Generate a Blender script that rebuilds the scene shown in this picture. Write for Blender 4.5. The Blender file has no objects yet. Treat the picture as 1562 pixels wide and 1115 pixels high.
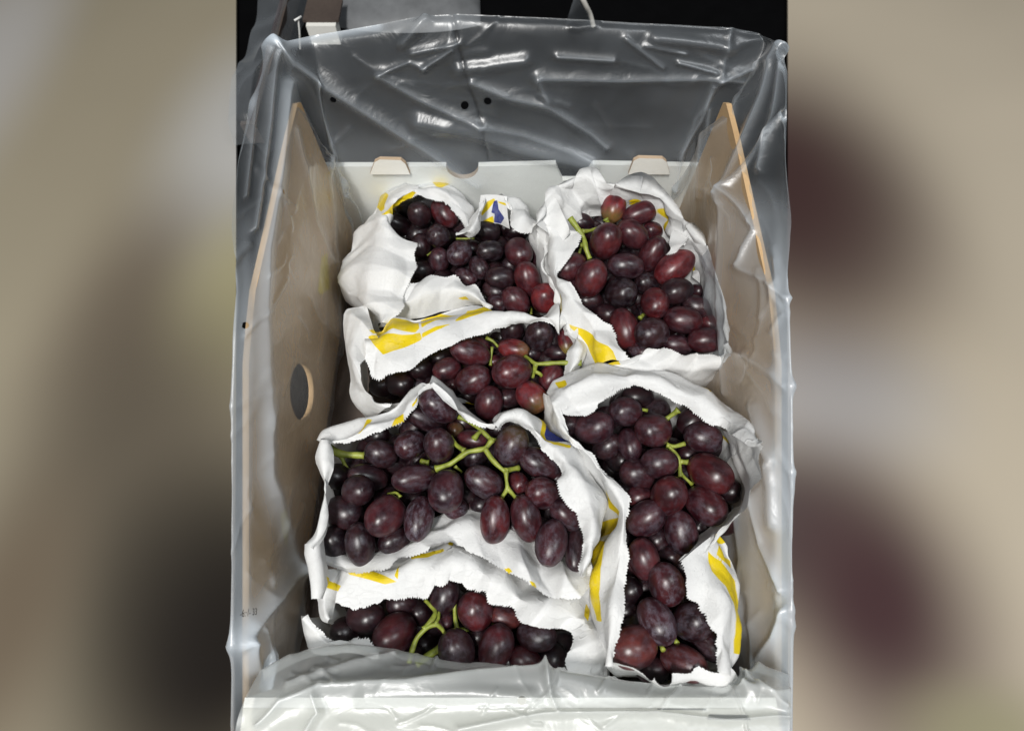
import bpy, bmesh, math, random
import numpy as np
from mathutils import Vector, Matrix, Quaternion, noise
random.seed(7)
def nvec(p):
    return Vector((noise.noise(p), noise.noise(p + Vector((13.7, 5.1, 2.3))), noise.noise(p + Vector((3.3, 21.9, 8.7)))))
SC = bpy.context.scene
COL = SC.collection

# ------------------------------------------------------------------ camera, world, lamps
H = 0.47                      # camera height above the ground, metres
PITCH = math.radians(24.5)    # away from straight down
FPX, CX, CY = 842.0, 781.0, 557.5
cam = bpy.data.cameras.new('camera')
cam.sensor_fit = 'HORIZONTAL'; cam.sensor_width = 36.0
cam.lens = 36.0 * FPX / 1562.0
cam.clip_start = 0.01; cam.clip_end = 50
cam.dof.use_dof = True; cam.dof.focus_distance = 0.40; cam.dof.aperture_fstop = 8.0
camo = bpy.data.objects.new('camera', cam); COL.objects.link(camo)
camo.location = (0, 0, H); camo.rotation_euler = (PITCH, 0, 0)
SC.camera = camo

W = bpy.data.worlds.new('World'); SC.world = W; W.use_nodes = True
bg = W.node_tree.nodes['Background']
bg.inputs[0].default_value = (0.80, 0.90, 1.0, 1); bg.inputs[1].default_value = 0.075

def area(name, loc, target, size, power, col):
    l = bpy.data.lights.new(name, 'AREA'); l.shape = 'RECTANGLE'; l.size, l.size_y = size; l.energy = power; l.color = col
    o = bpy.data.objects.new(name, l); COL.objects.link(o); o.location = loc
    d = Vector(target) - Vector(loc)
    o.rotation_euler = d.to_track_quat('-Z', 'Y').to_euler()
    return o
area('ceiling_or_fill_lamp', (-0.36, -0.72, 1.95), (0.0, 0.13, 0.1), (0.20, 0.62), 51, (1.0, 0.985, 0.96))
area('ceiling_or_fill_lamp', (0.95, -0.05, 1.9), (0.0, 0.15, 0.1), (0.3, 0.6), 11, (0.93, 0.97, 1.0))  # added fill light that brightens the crate walls
SC.view_settings.view_transform = 'Standard'; SC.view_settings.look = 'None'
SC.view_settings.exposure = 0.0; SC.view_settings.gamma = 1.0
SC.cycles.transparent_max_bounces = 24; SC.cycles.max_bounces = 10

# ------------------------------------------------------------------ image geometry helpers
cP, sP = math.sin(PITCH), math.cos(PITCH)
FWD = np.array([0, cP, -sP]); UP = np.array([0, sP, cP]); RT = np.array([1.0, 0, 0]); CAM = np.array([0, 0, H])
def ray(px, py):
    return FWD + RT * (px - CX) / FPX + UP * (CY - py) / FPX
def at(px, py, z):                     # point of the sight line at world height z
    d = ray(px, py); return CAM + d * ((z - H) / d[2])
def on_x(px, py, x):
    d = ray(px, py); return CAM + d * (x / d[0])
def on_y(px, py, y):
    d = ray(px, py); return CAM + d * (y / d[1])
def proj(P):
    Q = np.asarray(P) - CAM; dep = Q @ FWD
    return np.stack([CX + FPX * (Q @ RT) / dep, CY - FPX * (Q @ UP) / dep], -1)

def view(x0, y0, s):                   # measuring windows
    return lambda x, y: (x0 + x / s, y0 + y / s)
R3 = view(500, 250, 4.289); R4 = view(820, 230, 3.013); R5 = view(510, 450, 3.905)
R6 = view(470, 580, 3.28); R7 = view(450, 780, 3.063); R8 = view(820, 550, 1.9736)

# ------------------------------------------------------------------ object helpers
def link(o, parent=None):
    COL.objects.link(o)
    if parent: o.parent = parent
    return o
def thing(name, label, cat, loc=(0, 0, 0), group=None):
    o = bpy.data.objects.new(name, None); o.empty_display_size = 0.02; link(o); o.location = loc
    o['label'] = label; o['category'] = cat
    if group: o['group'] = group
    return o
def mesh_obj(name, verts, faces, mat, parent=None, smooth=True, attrs=None):
    off = np.array(parent.location) if parent else 0
    me = bpy.data.meshes.new(name)
    me.from_pydata([tuple(v) for v in (np.asarray(verts, float) - off)], [], [tuple(int(i) for i in f) for f in faces])
    for m in (mat if isinstance(mat, (list, tuple)) else [mat]): me.materials.append(m)
    if smooth: me.polygons.foreach_set('use_smooth', [True] * len(me.polygons))
    for k, a in (attrs or {}).items():
        at_ = me.attributes.new(k, 'FLOAT', 'POINT'); at_.data.foreach_set('value', np.asarray(a, np.float32))
    me.update()
    return link(bpy.data.objects.new(name, me), parent)

# ------------------------------------------------------------------ materials
def new_mat(name):
    m = bpy.data.materials.new(name); m.use_nodes = True
    nt = m.node_tree; nt.nodes.clear()
    return m, nt, nt.nodes, nt.links
def nd(ns, t, **kw):
    n = ns.new(t)
    for k, v in kw.items(): setattr(n, k, v)
    return n
def mixrgb(ns, lk, fac, a, b, blend='MIX'):
    n = nd(ns, 'ShaderNodeMix', data_type='RGBA', blend_type=blend)
    for i, v in ((0, fac), (6, a), (7, b)):
        if hasattr(v, 'is_linked') or hasattr(v, 'links'): lk.new(v, n.inputs[i])
        else: n.inputs[i].default_value = v
    return n.outputs[2]
def math_n(ns, lk, op, a, b=None, clamp=False):
    n = nd(ns, 'ShaderNodeMath', operation=op, use_clamp=clamp)
    for i, v in ((0, a), (1, b)):
        if v is None: continue
        if hasattr(v, 'links'): lk.new(v, n.inputs[i])
        else: n.inputs[i].default_value = v
    return n.outputs[0]
def ramp(ns, lk, src, pts):
    n = nd(ns, 'ShaderNodeValToRGB'); e = n.color_ramp.elements
    e[0].position, e[0].color = pts[0]; e[1].position, e[1].color = pts[-1]
    for p, c in pts[1:-1]:
        x = e.new(p); x.color = c
    lk.new(src, n.inputs[0]); return n.outputs[0]
def nz(ns, lk, scale, detail=4, rough=0.55, vec=None, dist=0.0):
    n = nd(ns, 'ShaderNodeTexNoise'); n.inputs['Scale'].default_value = scale
    n.inputs['Detail'].default_value = detail; n.inputs['Roughness'].default_value = rough
    n.inputs['Distortion'].default_value = dist
    if vec is not None: lk.new(vec, n.inputs['Vector'])
    return n.outputs[0]
G = lambda v: (v, v, v, 1)

def grape_material():
    m, nt, ns, lk = new_mat('grape_skin')
    out = nd(ns, 'ShaderNodeOutputMaterial'); p = nd(ns, 'ShaderNodeBsdfPrincipled'); lk.new(p.outputs[0], out.inputs[0])
    oi = nd(ns, 'ShaderNodeObjectInfo'); tc = nd(ns, 'ShaderNodeTexCoord')
    add = nd(ns, 'ShaderNodeVectorMath', operation='ADD'); lk.new(tc.outputs['Object'], add.inputs[0])
    sc = nd(ns, 'ShaderNodeVectorMath', operation='SCALE'); sc.inputs[0].default_value = (37, 91, 53); lk.new(oi.outputs['Random'], sc.inputs['Scale'])
    lk.new(sc.outputs[0], add.inputs[1]); v = add.outputs[0]
    n1 = nz(ns, lk, 1.1, 3, 0.6, v); n2 = nz(ns, lk, 4.0, 6, 0.7, v, 0.2); n3 = nz(ns, lk, 22, 3, 0.6, v)
    dark = mixrgb(ns, lk, 1.0, oi.outputs['Color'], (0.42, 0.36, 0.5, 1), 'MULTIPLY')
    lite = mixrgb(ns, lk, 1.0, oi.outputs['Color'], (1.55, 1.45, 1.35, 1), 'MULTIPLY')
    c = mixrgb(ns, lk, ramp(ns, lk, n1, [(0.36, G(0)), (0.66, G(1))]), dark, lite)
    c = mixrgb(ns, lk, math_n(ns, lk, 'MULTIPLY', ramp(ns, lk, n2, [(0.42, G(0)), (0.7, G(1))]), 0.35), c, dark)
    # green shoulder by the stalk on the unripe ones
    at_g = nd(ns, 'ShaderNodeAttribute', attribute_type='OBJECT', attribute_name='green')
    sep = nd(ns, 'ShaderNodeSeparateXYZ'); lk.new(tc.outputs['Object'], sep.inputs[0])
    zz = math_n(ns, lk, 'ADD', sep.outputs[2], math_n(ns, lk, 'MULTIPLY', n2, 0.5))
    gm = ramp(ns, lk, zz, [(0.45, G(0)), (1.0, G(1))])
    c = mixrgb(ns, lk, math_n(ns, lk, 'MULTIPLY', gm, at_g.outputs['Fac'], True), c, (0.20, 0.17, 0.035, 1))
    # pale specks
    vo = nd(ns, 'ShaderNodeTexVoronoi'); vo.inputs['Scale'].default_value = 7.5; lk.new(v, vo.inputs['Vector'])
    sp = ramp(ns, lk, vo.outputs[0], [(0.03, G(1)), (0.085, G(0))])
    spk = math_n(ns, lk, 'MULTIPLY', sp, ramp(ns, lk, n1, [(0.45, G(0)), (0.6, G(0.5))]))
    c = mixrgb(ns, lk, spk, c, (0.26, 0.17, 0.15, 1))
    # waxy bloom, rubbed off in patches
    at_b = nd(ns, 'ShaderNodeAttribute', attribute_type='OBJECT', attribute_name='bloom')
    b0 = nz(ns, lk, 2.1, 7, 0.74, v, 0.25)
    bm = math_n(ns, lk, 'MULTIPLY', ramp(ns, lk, b0, [(0.46, G(0.0)), (0.60, G(1))]), ramp(ns, lk, n3, [(0.34, G(0.2)), (0.6, G(1))]))
    bm = math_n(ns, lk, 'MULTIPLY', bm, at_b.outputs['Fac'], True)
    c = mixrgb(ns, lk, math_n(ns, lk, 'MULTIPLY', bm, 0.62), c, (0.165, 0.146, 0.182, 1))
    # brown blossom-end scar
    sc_ = ramp(ns, lk, sep.outputs[2], [(0.0, G(0)), (1, G(0))])
    lk.new(c, p.inputs['Base Color'])
    rgh = math_n(ns, lk, 'ADD', math_n(ns, lk, 'MULTIPLY', bm, 0.25), math_n(ns, lk, 'ADD', 0.25, math_n(ns, lk, 'MULTIPLY', n2, 0.16)))
    lk.new(rgh, p.inputs['Roughness'])
    p.inputs['Specular IOR Level'].default_value = 0.5
    p.inputs['Subsurface Weight'].default_value = 0.12; p.inputs['Subsurface Radius'].default_value = (1.0, 0.25, 0.2)
    p.inputs['Subsurface Scale'].default_value = 0.003
    bp = nd(ns, 'ShaderNodeBump'); bp.inputs['Strength'].default_value = 0.12; bp.inputs['Distance'].default_value = 0.0006
    lk.new(math_n(ns, lk, 'ADD', n1, math_n(ns, lk, 'MULTIPLY', n3, 0.2)), bp.inputs['Height']); lk.new(bp.outputs[0], p.inputs['Normal'])
    return m

def stem_material():
    m, nt, ns, lk = new_mat('green_stalk')
    out = nd(ns, 'ShaderNodeOutputMaterial'); p = nd(ns, 'ShaderNodeBsdfPrincipled'); lk.new(p.outputs[0], out.inputs[0])
    tc = nd(ns, 'ShaderNodeTexCoord')
    n1 = nz(ns, lk, 160, 4, 0.6, tc.outputs['Object'])
    c = ramp(ns, lk, n1, [(0.3, (0.13, 0.15, 0.02, 1)), (0.55, (0.25, 0.29, 0.04, 1)), (0.75, (0.37, 0.39, 0.095, 1))])
    n2 = nz(ns, lk, 420, 2, 0.6, tc.outputs['Object'])
    c = mixrgb(ns, lk, ramp(ns, lk, n2, [(0.66, G(0)), (0.74, G(0.6))]), c, (0.16, 0.10, 0.03, 1))
    lk.new(c, p.inputs['Base Color']); p.inputs['Roughness'].default_value = 0.5
    p.inputs['Subsurface Weight'].default_value = 0.1; p.inputs['Subsurface Scale'].default_value = 0.002
    bp = nd(ns, 'ShaderNodeBump'); bp.inputs['Strength'].default_value = 0.4; bp.inputs['Distance'].default_value = 0.0006
    lk.new(n1, bp.inputs['Height']); lk.new(bp.outputs[0], p.inputs['Normal'])
    return m

def paper_material():
    m, nt, ns, lk = new_mat('printed_white_paper')
    out = nd(ns, 'ShaderNodeOutputMaterial'); tc = nd(ns, 'ShaderNodeTexCoord')
    p = nd(ns, 'ShaderNodeBsdfPrincipled'); tr = nd(ns, 'ShaderNodeBsdfTranslucent'); mx = nd(ns, 'ShaderNodeMixShader')
    mx.inputs[0].default_value = 0.18
    lk.new(p.outputs[0], mx.inputs[1]); lk.new(tr.outputs[0], mx.inputs[2]); lk.new(mx.outputs[0], out.inputs[0])
    n1 = nz(ns, lk, 14, 4, 0.6, tc.outputs['Object']); n2 = nz(ns, lk, 900, 2, 0.6, tc.outputs['Object'])
    c = ramp(ns, lk, n1, [(0.3, (0.73, 0.735, 0.73, 1)), (0.7, (0.84, 0.84, 0.825, 1))])
    cf = ramp(ns, lk, n2, [(0.3, G(0.95)), (0.7, G(1))]); c = mixrgb(ns, lk, 1.0, c, cf, 'MULTIPLY')
    for nm, col, dk in (('yellow', (0.80, 0.60, 0.010, 1), 0), ('blue', (0.022, 0.035, 0.22, 1), 0)):
        a = nd(ns, 'ShaderNodeAttribute', attribute_name=nm)
        k = ramp(ns, lk, a.outputs['Fac'], [(0.44, G(0)), (0.56, G(1))])
        n3 = nz(ns, lk, 60, 4, 0.7, tc.outputs['Object'])
        k = math_n(ns, lk, 'MULTIPLY', k, ramp(ns, lk, n3, [(0.25, G(0.78)), (0.5, G(1))]))
        c = mixrgb(ns, lk, k, c, col)
    lk.new(c, p.inputs['Base Color']); lk.new(c, tr.inputs[0])
    p.inputs['Roughness'].default_value = 0.55; p.inputs['Specular IOR Level'].default_value = 0.3
    bp = nd(ns, 'ShaderNodeBump'); bp.inputs['Strength'].default_value = 0.35; bp.inputs['Distance'].default_value = 0.002
    w = nz(ns, lk, 75, 5, 0.6, tc.outputs['Object'], 0.4)
    vo = nd(ns, 'ShaderNodeTexVoronoi', feature='DISTANCE_TO_EDGE'); vo.inputs['Scale'].default_value = 55
    lk.new(mixrgb(ns, lk, 0.12, tc.outputs['Object'], nd(ns, 'ShaderNodeTexNoise').outputs[1]), vo.inputs['Vector'])
    cr = ramp(ns, lk, vo.outputs[0], [(0.0, G(0)), (0.05, G(1))])
    lk.new(math_n(ns, lk, 'ADD', w, math_n(ns, lk, 'MULTIPLY', cr, 0.22)), bp.inputs['Height']); lk.new(bp.outputs[0], p.inputs['Normal'])
    return m

def film_material(name='clear_film', haze=0.078, edge=0.06, tint=(0.74, 0.81, 0.88, 1)):
    m, nt, ns, lk = new_mat(name)
    out = nd(ns, 'ShaderNodeOutputMaterial'); tc = nd(ns, 'ShaderNodeTexCoord')
    t = nd(ns, 'ShaderNodeBsdfTransparent'); t.inputs[0].default_value = (0.95, 0.965, 0.975, 1)
    d = nd(ns, 'ShaderNodeBsdfDiffuse'); d.inputs[0].default_value = tint
    tl = nd(ns, 'ShaderNodeBsdfTranslucent'); tl.inputs[0].default_value = tint
    dm = nd(ns, 'ShaderNodeMixShader'); dm.inputs[0].default_value = 0.35
    lk.new(d.outputs[0], dm.inputs[1]); lk.new(tl.outputs[0], dm.inputs[2])
    bp = nd(ns, 'ShaderNodeBump'); bp.inputs['Strength'].default_value = 0.5; bp.inputs['Distance'].default_value = 0.0018
    n1 = nz(ns, lk, 42, 4, 0.55, tc.outputs['Object'], 1.2); n2 = nz(ns, lk, 11, 3, 0.6, tc.outputs['Object'], 0.6)
    lk.new(n1, bp.inputs['Height'])
    lw = nd(ns, 'ShaderNodeLayerWeight'); lw.inputs[0].default_value = 0.5
    fc = math_n(ns, lk, 'POWER', lw.outputs['Facing'], 3.0)
    hz = math_n(ns, lk, 'MULTIPLY', fc, edge)
    hz = math_n(ns, lk, 'ADD', hz, math_n(ns, lk, 'MULTIPLY', ramp(ns, lk, n2, [(0.3, G(0.6)), (0.7, G(1.4))]), haze), True)
    a = nd(ns, 'ShaderNodeAttribute', attribute_name='milky')
    hz = math_n(ns, lk, 'ADD', hz, a.outputs['Fac'], True)
    m1 = nd(ns, 'ShaderNodeMixShader'); lk.new(hz, m1.inputs[0]); lk.new(t.outputs[0], m1.inputs[1]); lk.new(dm.outputs[0], m1.inputs[2])
    g = nd(ns, 'ShaderNodeBsdfGlossy'); g.inputs['Roughness'].default_value = 0.36; g.inputs[0].default_value = (1, 1, 1, 1)
    lk.new(bp.outputs[0], g.inputs['Normal'])
    lf = nd(ns, 'ShaderNodeLayerWeight'); lf.inputs[0].default_value = 0.5; lk.new(bp.outputs[0], lf.inputs['Normal'])
    f2 = math_n(ns, lk, 'ADD', math_n(ns, lk, 'MULTIPLY', math_n(ns, lk, 'POWER', lf.outputs['Facing'], 4.0), 0.8), 0.06, True)
    m2 = nd(ns, 'ShaderNodeMixShader'); lk.new(f2, m2.inputs[0]); lk.new(m1.outputs[0], m2.inputs[1]); lk.new(g.outputs[0], m2.inputs[2])
    lk.new(m2.outputs[0], out.inputs[0])
    return m

def board_material(name, c0, c1, fibre=300):
    m, nt, ns, lk = new_mat(name)
    out = nd(ns, 'ShaderNodeOutputMaterial'); p = nd(ns, 'ShaderNodeBsdfPrincipled'); lk.new(p.outputs[0], out.inputs[0])
    tc = nd(ns, 'ShaderNodeTexCoord')
    n1 = nz(ns, lk, 9, 4, 0.6, tc.outputs['Object']); n2 = nz(ns, lk, fibre, 3, 0.7, tc.outputs['Object'])
    f = math_n(ns, lk, 'ADD', math_n(ns, lk, 'MULTIPLY', n1, 0.7), math_n(ns, lk, 'MULTIPLY', n2, 0.3))
    lk.new(ramp(ns, lk, f, [(0.3, c0), (0.7, c1)]), p.inputs['Base Color']); p.inputs['Roughness'].default_value = 0.75
    bp = nd(ns, 'ShaderNodeBump'); bp.inputs['Strength'].default_value = 0.25; bp.inputs['Distance'].default_value = 0.001
    lk.new(n2, bp.inputs['Height']); lk.new(bp.outputs[0], p.inputs['Normal'])
    return m

def plain(name, col, rough=0.6):
    m, nt, ns, lk = new_mat(name)
    out = nd(ns, 'ShaderNodeOutputMaterial'); p = nd(ns, 'ShaderNodeBsdfPrincipled'); lk.new(p.outputs[0], out.inputs[0])
    tc = nd(ns, 'ShaderNodeTexCoord'); n = nz(ns, lk, 40, 4, 0.6, tc.outputs['Object'])
    lk.new(mixrgb(ns, lk, ramp(ns, lk, n, [(0.3, G(0)), (0.7, G(1))]), tuple(x * 0.8 for x in col[:3]) + (1,), tuple(min(1, x * 1.2) for x in col[:3]) + (1,)), p.inputs['Base Color'])
    p.inputs['Roughness'].default_value = rough
    if rough >= 0.9: p.inputs['Specular IOR Level'].default_value = 0.05
    return m

def blotch_material(name, base, blotches):
    # added board: blurred surround painted over the base colour as soft-edged stains of fixed place and size (x, y, rx, ry, colour, strength)
    m, nt, ns, lk = new_mat(name)
    out = nd(ns, 'ShaderNodeOutputMaterial'); p = nd(ns, 'ShaderNodeBsdfPrincipled'); lk.new(p.outputs[0], out.inputs[0])
    tc = nd(ns, 'ShaderNodeTexCoord'); c = None
    nn = nz(ns, lk, 3.0, 2, 0.5, tc.outputs['Object'])
    c = mixrgb(ns, lk, ramp(ns, lk, nn, [(0.3, G(0)), (0.7, G(1))]), tuple(x * 0.93 for x in base[:3]) + (1,), tuple(x * 1.07 for x in base[:3]) + (1,))
    for (x, y, rx, ry, col, k) in blotches:
        mp = nd(ns, 'ShaderNodeMapping', vector_type='TEXTURE'); mp.inputs['Location'].default_value = (x, y, 0); mp.inputs['Scale'].default_value = (rx, ry, 1)
        lk.new(tc.outputs['Object'], mp.inputs[0])
        ln = nd(ns, 'ShaderNodeVectorMath', operation='LENGTH'); lk.new(mp.outputs[0], ln.inputs[0])
        f = nd(ns, 'ShaderNodeMapRange', interpolation_type='SMOOTHERSTEP'); lk.new(ln.outputs['Value'], f.inputs[0])
        f.inputs[1].default_value = 0.0; f.inputs[2].default_value = 1.0; f.inputs[3].default_value = k; f.inputs[4].default_value = 0
        c = mixrgb(ns, lk, f.outputs[0], c, col)
    lk.new(c, p.inputs['Base Color']); p.inputs['Roughness'].default_value = 0.9; p.inputs['Specular IOR Level'].default_value = 0.1
    return m

M_GRAPE = grape_material(); M_STEM = stem_material(); M_PAPER = paper_material(); M_FILM = film_material(); M_FOLD = film_material('milky_film', 0.05, 0.06, (0.83, 0.86, 0.85, 1))
M_KRAFT = board_material('brown_kraft_board', (0.47, 0.305, 0.152, 1), (0.62, 0.425, 0.23, 1))
M_WHITE = board_material('white_lined_board', (0.82, 0.81, 0.75, 1), (0.89, 0.88, 0.83, 1))
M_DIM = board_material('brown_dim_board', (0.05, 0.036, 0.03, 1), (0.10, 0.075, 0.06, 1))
M_EDGE = board_material('cut_board_edge', (0.36, 0.26, 0.17, 1), (0.48, 0.36, 0.25, 1))
M_CREAM = board_material('cream_lined_board', (0.46, 0.45, 0.39, 1), (0.60, 0.585, 0.51, 1))
M_MAT = plain('black_rubber', (0.0022, 0.0022, 0.0025), 0.9)
M_INK = plain('black_ink', (0.02, 0.018, 0.015), 0.6)
M_YEL = plain('yellow_ink', (0.62, 0.47, 0.03), 0.6); M_BLU = plain('blue_ink', (0.09, 0.13, 0.26), 0.6)

# ------------------------------------------------------------------ surface building
def catmull(P, n):
    P = np.asarray(P, float)
    if len(P) == 2: D = P
    else:
        Q = np.vstack([2 * P[0] - P[1], P, 2 * P[-1] - P[-2]]); D = []
        t = np.linspace(0, 1, 16, endpoint=False)[:, None]
        for i in range(1, len(Q) - 2):
            a, b, c, d = Q[i - 1], Q[i], Q[i + 1], Q[i + 2]
            m1, m2 = (c - a) * 0.38, (d - b) * 0.38
            D.append((2*t**3 - 3*t**2 + 1) * b + (t**3 - 2*t**2 + t) * m1 + (-2*t**3 + 3*t**2) * c + (t**3 - t**2) * m2)
        D = np.vstack(D + [P[-1:]])
    s = np.r_[0, np.cumsum(np.linalg.norm(np.diff(D, axis=0), axis=1))]
    u = np.linspace(0, s[-1], n)
    return np.stack([np.interp(u, s, D[:, k]) for k in range(3)], -1)
def length(P):
    P = np.asarray(P); return np.linalg.norm(np.diff(P, axis=0), axis=1).sum()
def across(rails, vs):
    R = np.stack(rails); M = len(R); out = []
    for v in vs:
        x = v * (M - 1); i = min(int(x), M - 2); t = x - i
        b, c = R[i], R[i + 1]; a = R[i - 1] if i > 0 else 2 * b - c; d = R[i + 2] if i + 2 < M else 2 * c - b
        m1, m2 = (c - a) * 0.4, (d - b) * 0.4
        out.append((2*t**3 - 3*t**2 + 1) * b + (t**3 - 2*t**2 + t) * m1 + (-2*t**3 + 3*t**2) * c + (t**3 - t**2) * m2)
    return np.stack(out, 1)                # [nu, nv, 3]
def grid_normals(P):
    du = np.gradient(P, axis=0); dv = np.gradient(P, axis=1)
    n = np.cross(du, dv); n /= np.linalg.norm(n, axis=-1, keepdims=True) + 1e-12
    s = np.sign(((CAM - P) * n).sum(-1, keepdims=True)); s[s == 0] = 1
    # one consistent side for the whole sheet
    return n * (1 if s.mean() >= 0 else -1)
def grid_faces(nu, nv):
    i = np.arange(nu * nv).reshape(nu, nv)
    return np.stack([i[:-1, :-1], i[1:, :-1], i[1:, 1:], i[:-1, 1:]], -1).reshape(-1, 4)
def seg_dist(p, a, b):
    ab = b - a; t = np.clip(((p - a) @ ab) / (ab @ ab + 1e-9), 0, 1)
    return np.linalg.norm(p - (a + t[..., None] * ab), axis=-1)
def poly_dist(p, L):
    L = np.asarray(L, float); return np.min([seg_dist(p, L[i], L[i + 1]) for i in range(len(L) - 1)], axis=0)
def signed(p, poly):
    L = np.asarray(poly, float); d = poly_dist(p, np.vstack([L, L[:1]]))
    x, y = p[..., 0], p[..., 1]; ins = np.zeros(x.shape, bool)
    for i in range(len(L)):
        (x1, y1), (x2, y2) = L[i], L[(i + 1) % len(L)]
        c = ((y1 > y) != (y2 > y)) & (x < (x2 - x1) * (y - y1) / ((y2 - y1) or 1e-9) + x1); ins ^= c
    return np.where(ins, d, -d)
def tri(x):
    x = x - math.floor(x); return 4 * abs(x - 0.5) - 1
def crumple(P, N, amp, seed, edge0=0.0):
    rs = np.random.RandomState(int(seed * 100)); o = Vector((seed * 3.1, seed * 7.7, seed * 1.3)); nu, nv, _ = P.shape; D = np.zeros((nu, nv))
    dirs = [Vector(d / np.linalg.norm(d)) for d in rs.normal(0, 1, (3, 3))]
    lam = [0.030, 0.043, 0.021]
    su = np.r_[0, np.cumsum(np.linalg.norm(np.diff(P[:, -1], axis=0), axis=1))]
    for i in range(nu):
        for j in range(nv):
            p = Vector(P[i, j]) + o; v = j / (nv - 1)
            w = nvec(p * 14) * 0.016
            q = p + w
            a = noise.noise(q * 22) * 1.1
            m = [max(0.0, 0.75 + 1.3 * noise.noise(p * 20 + Vector((k * 7, 2, 5)))) for k in range(3)]
            b = sum(tri(dirs[k].dot(q) / lam[k]) * (2.3, 3.0, 1.3)[k] * m[k] for k in range(3))
            pl = tri((su[i] + 0.5 * w.x) / 0.036 + 0.2 * math.sin(v * 3)) * 2.0 * m[0] * (0.4 + v)
            f = (0.3 - abs(noise.noise(q * 70))) * 0.9
            D[i, j] = a + b + pl + f
    return P + N * (D * amp * 0.001)[..., None]

# ------------------------------------------------------------------ paper bags
def make_bag(name, label, T, zb, flaps, yellow=(), blue=(), seed=1, group='white paper grape bags'):
    allp = np.array([T(*p[:2]) for f in flaps for _, pts in f['rails'] for p in pts])
    c = allp.mean(0); base = at(c[0], c[1], 0.02); base[2] = 0.008
    root = thing(name, label, 'paper bag', tuple(base), group)
    Y = [[T(*q) for q in poly] for poly in yellow]; B = [[T(*q) for q in poly] for poly in blue]
    for k, f in enumerate(flaps):
        rails = []
        for dz, pts in f['rails']:
            rails.append(np.array([at(*T(p[0], p[1]), zb + (p[2] if len(p) > 2 else dz) * 0.001) for p in pts]))
        L = max(length(r) for r in rails); nu = max(8, int(L / 0.0010))
        rs = [catmull(r, nu) for r in rails]
        Wd = np.mean([np.linalg.norm(rs[i + 1] - rs[i], axis=1).mean() for i in range(len(rs) - 1)]) * (len(rs) - 1)
        nv = int(min(48, max(6, Wd / 0.0013)))
        P = across(rs, np.linspace(0, 1, nv))
        if f.get('skirt'):
            low = rs[0].copy(); low[:, 2] = 0.012
            cc = rs[0].mean(0); low[:, :2] = cc[:2] + (low[:, :2] - cc[:2]) * 0.9
            S = across([low, rs[0]], np.linspace(0, 1, 14)[:-1]); P = np.concatenate([S, P], 1)
        N = grid_normals(P)
        pix = proj(P)
        Q = crumple(P, N, f.get('amp', 0.9), seed + k * 0.37)
        if f.get('serr', True):
            dv = Q[:, -1] - Q[:, -3]; dv /= np.linalg.norm(dv, axis=1, keepdims=True) + 1e-9
            rs_ = np.random.RandomState(int(seed * 10 + k)); lowf = np.interp(np.arange(nu), np.arange(0, nu + 9, 9), rs_.uniform(0.15, 1.25, len(np.arange(0, nu + 9, 9))))
            zig = np.where(np.arange(nu) % 2 == 0, 0.00068, -0.00068) * lowf + rs_.normal(0, 0.00022, nu) + np.repeat(rs_.normal(0, 0.0004, nu // 5 + 1), 5)[:nu]
            Q[:, -1] += dv * zig[:, None]
        ya = np.full(pix.shape[:2], -9.0); ba = ya.copy()
        if f.get('print', True):
            for poly in Y: ya = np.maximum(ya, signed(pix, poly))
            for poly in B: ba = np.maximum(ba, signed(pix, poly))
        mesh_obj(f.get('name', 'flap'), Q.reshape(-1, 3), grid_faces(*Q.shape[:2]), M_PAPER, root, True,
                 {'yellow': np.clip(0.5 + ya.ravel() / 6, 0, 1), 'blue': np.clip(0.5 + ba.ravel() / 6, 0, 1)})
    return root

# ------------------------------------------------------------------ grapes
def grape_meshes():
    res = []
    for s in range(5):
        rnd = random.Random(s); bm = bmesh.new()
        bmesh.ops.create_uvsphere(bm, u_segments=28, v_segments=20, radius=1.0)
        e = rnd.uniform(2.0, 2.25); tap = rnd.uniform(-0.05, 0.06); ox = rnd.uniform(-0.05, 0.05)
        for v in bm.verts:
            x, y, z = v.co; r = math.hypot(x, y)
            if r > 1e-6:
                r2 = max(0.0, 1 - abs(z) ** e) ** 0.5; k = r2 / r * (1 + tap * z); x *= k; y *= k
            n = noise.noise(Vector((x, y, z)) * 1.3 + Vector((s * 9, 0, 0)))
            g = 1 + 0.035 * n
            rr = math.hypot(x, y)
            if z < 0: z += 0.07 * math.exp(-(rr / 0.10) ** 2)        # dimple of the blossom end
            if z > 0: z -= 0.09 * math.exp(-(rr / 0.16) ** 2)        # hollow round the stalk
            v.co = (x * g + ox * z * z, y * g, z * g)
        me = bpy.data.meshes.new('grape'); bm.to_mesh(me); bm.free()
        me.polygons.foreach_set('use_smooth', [True] * len(me.polygons)); me.materials.append(M_GRAPE); res.append(me)
    return res
GM = grape_meshes()
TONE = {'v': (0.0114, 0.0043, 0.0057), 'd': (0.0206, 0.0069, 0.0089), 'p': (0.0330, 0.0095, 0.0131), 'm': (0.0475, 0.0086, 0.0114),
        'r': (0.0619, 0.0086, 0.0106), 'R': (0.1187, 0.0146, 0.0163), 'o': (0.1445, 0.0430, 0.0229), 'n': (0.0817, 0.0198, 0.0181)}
def hull(pts):
    pts = sorted(map(tuple, pts)); out = []
    for seq in (pts, pts[::-1]):
        h = []
        for p in seq:
            while len(h) > 1 and (h[-1][0]-h[-2][0])*(p[1]-h[-2][1]) - (h[-1][1]-h[-2][1])*(p[0]-h[-2][0]) <= 0: h.pop()
            h.append(p)
        out += h[:-1]
    return out
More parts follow.
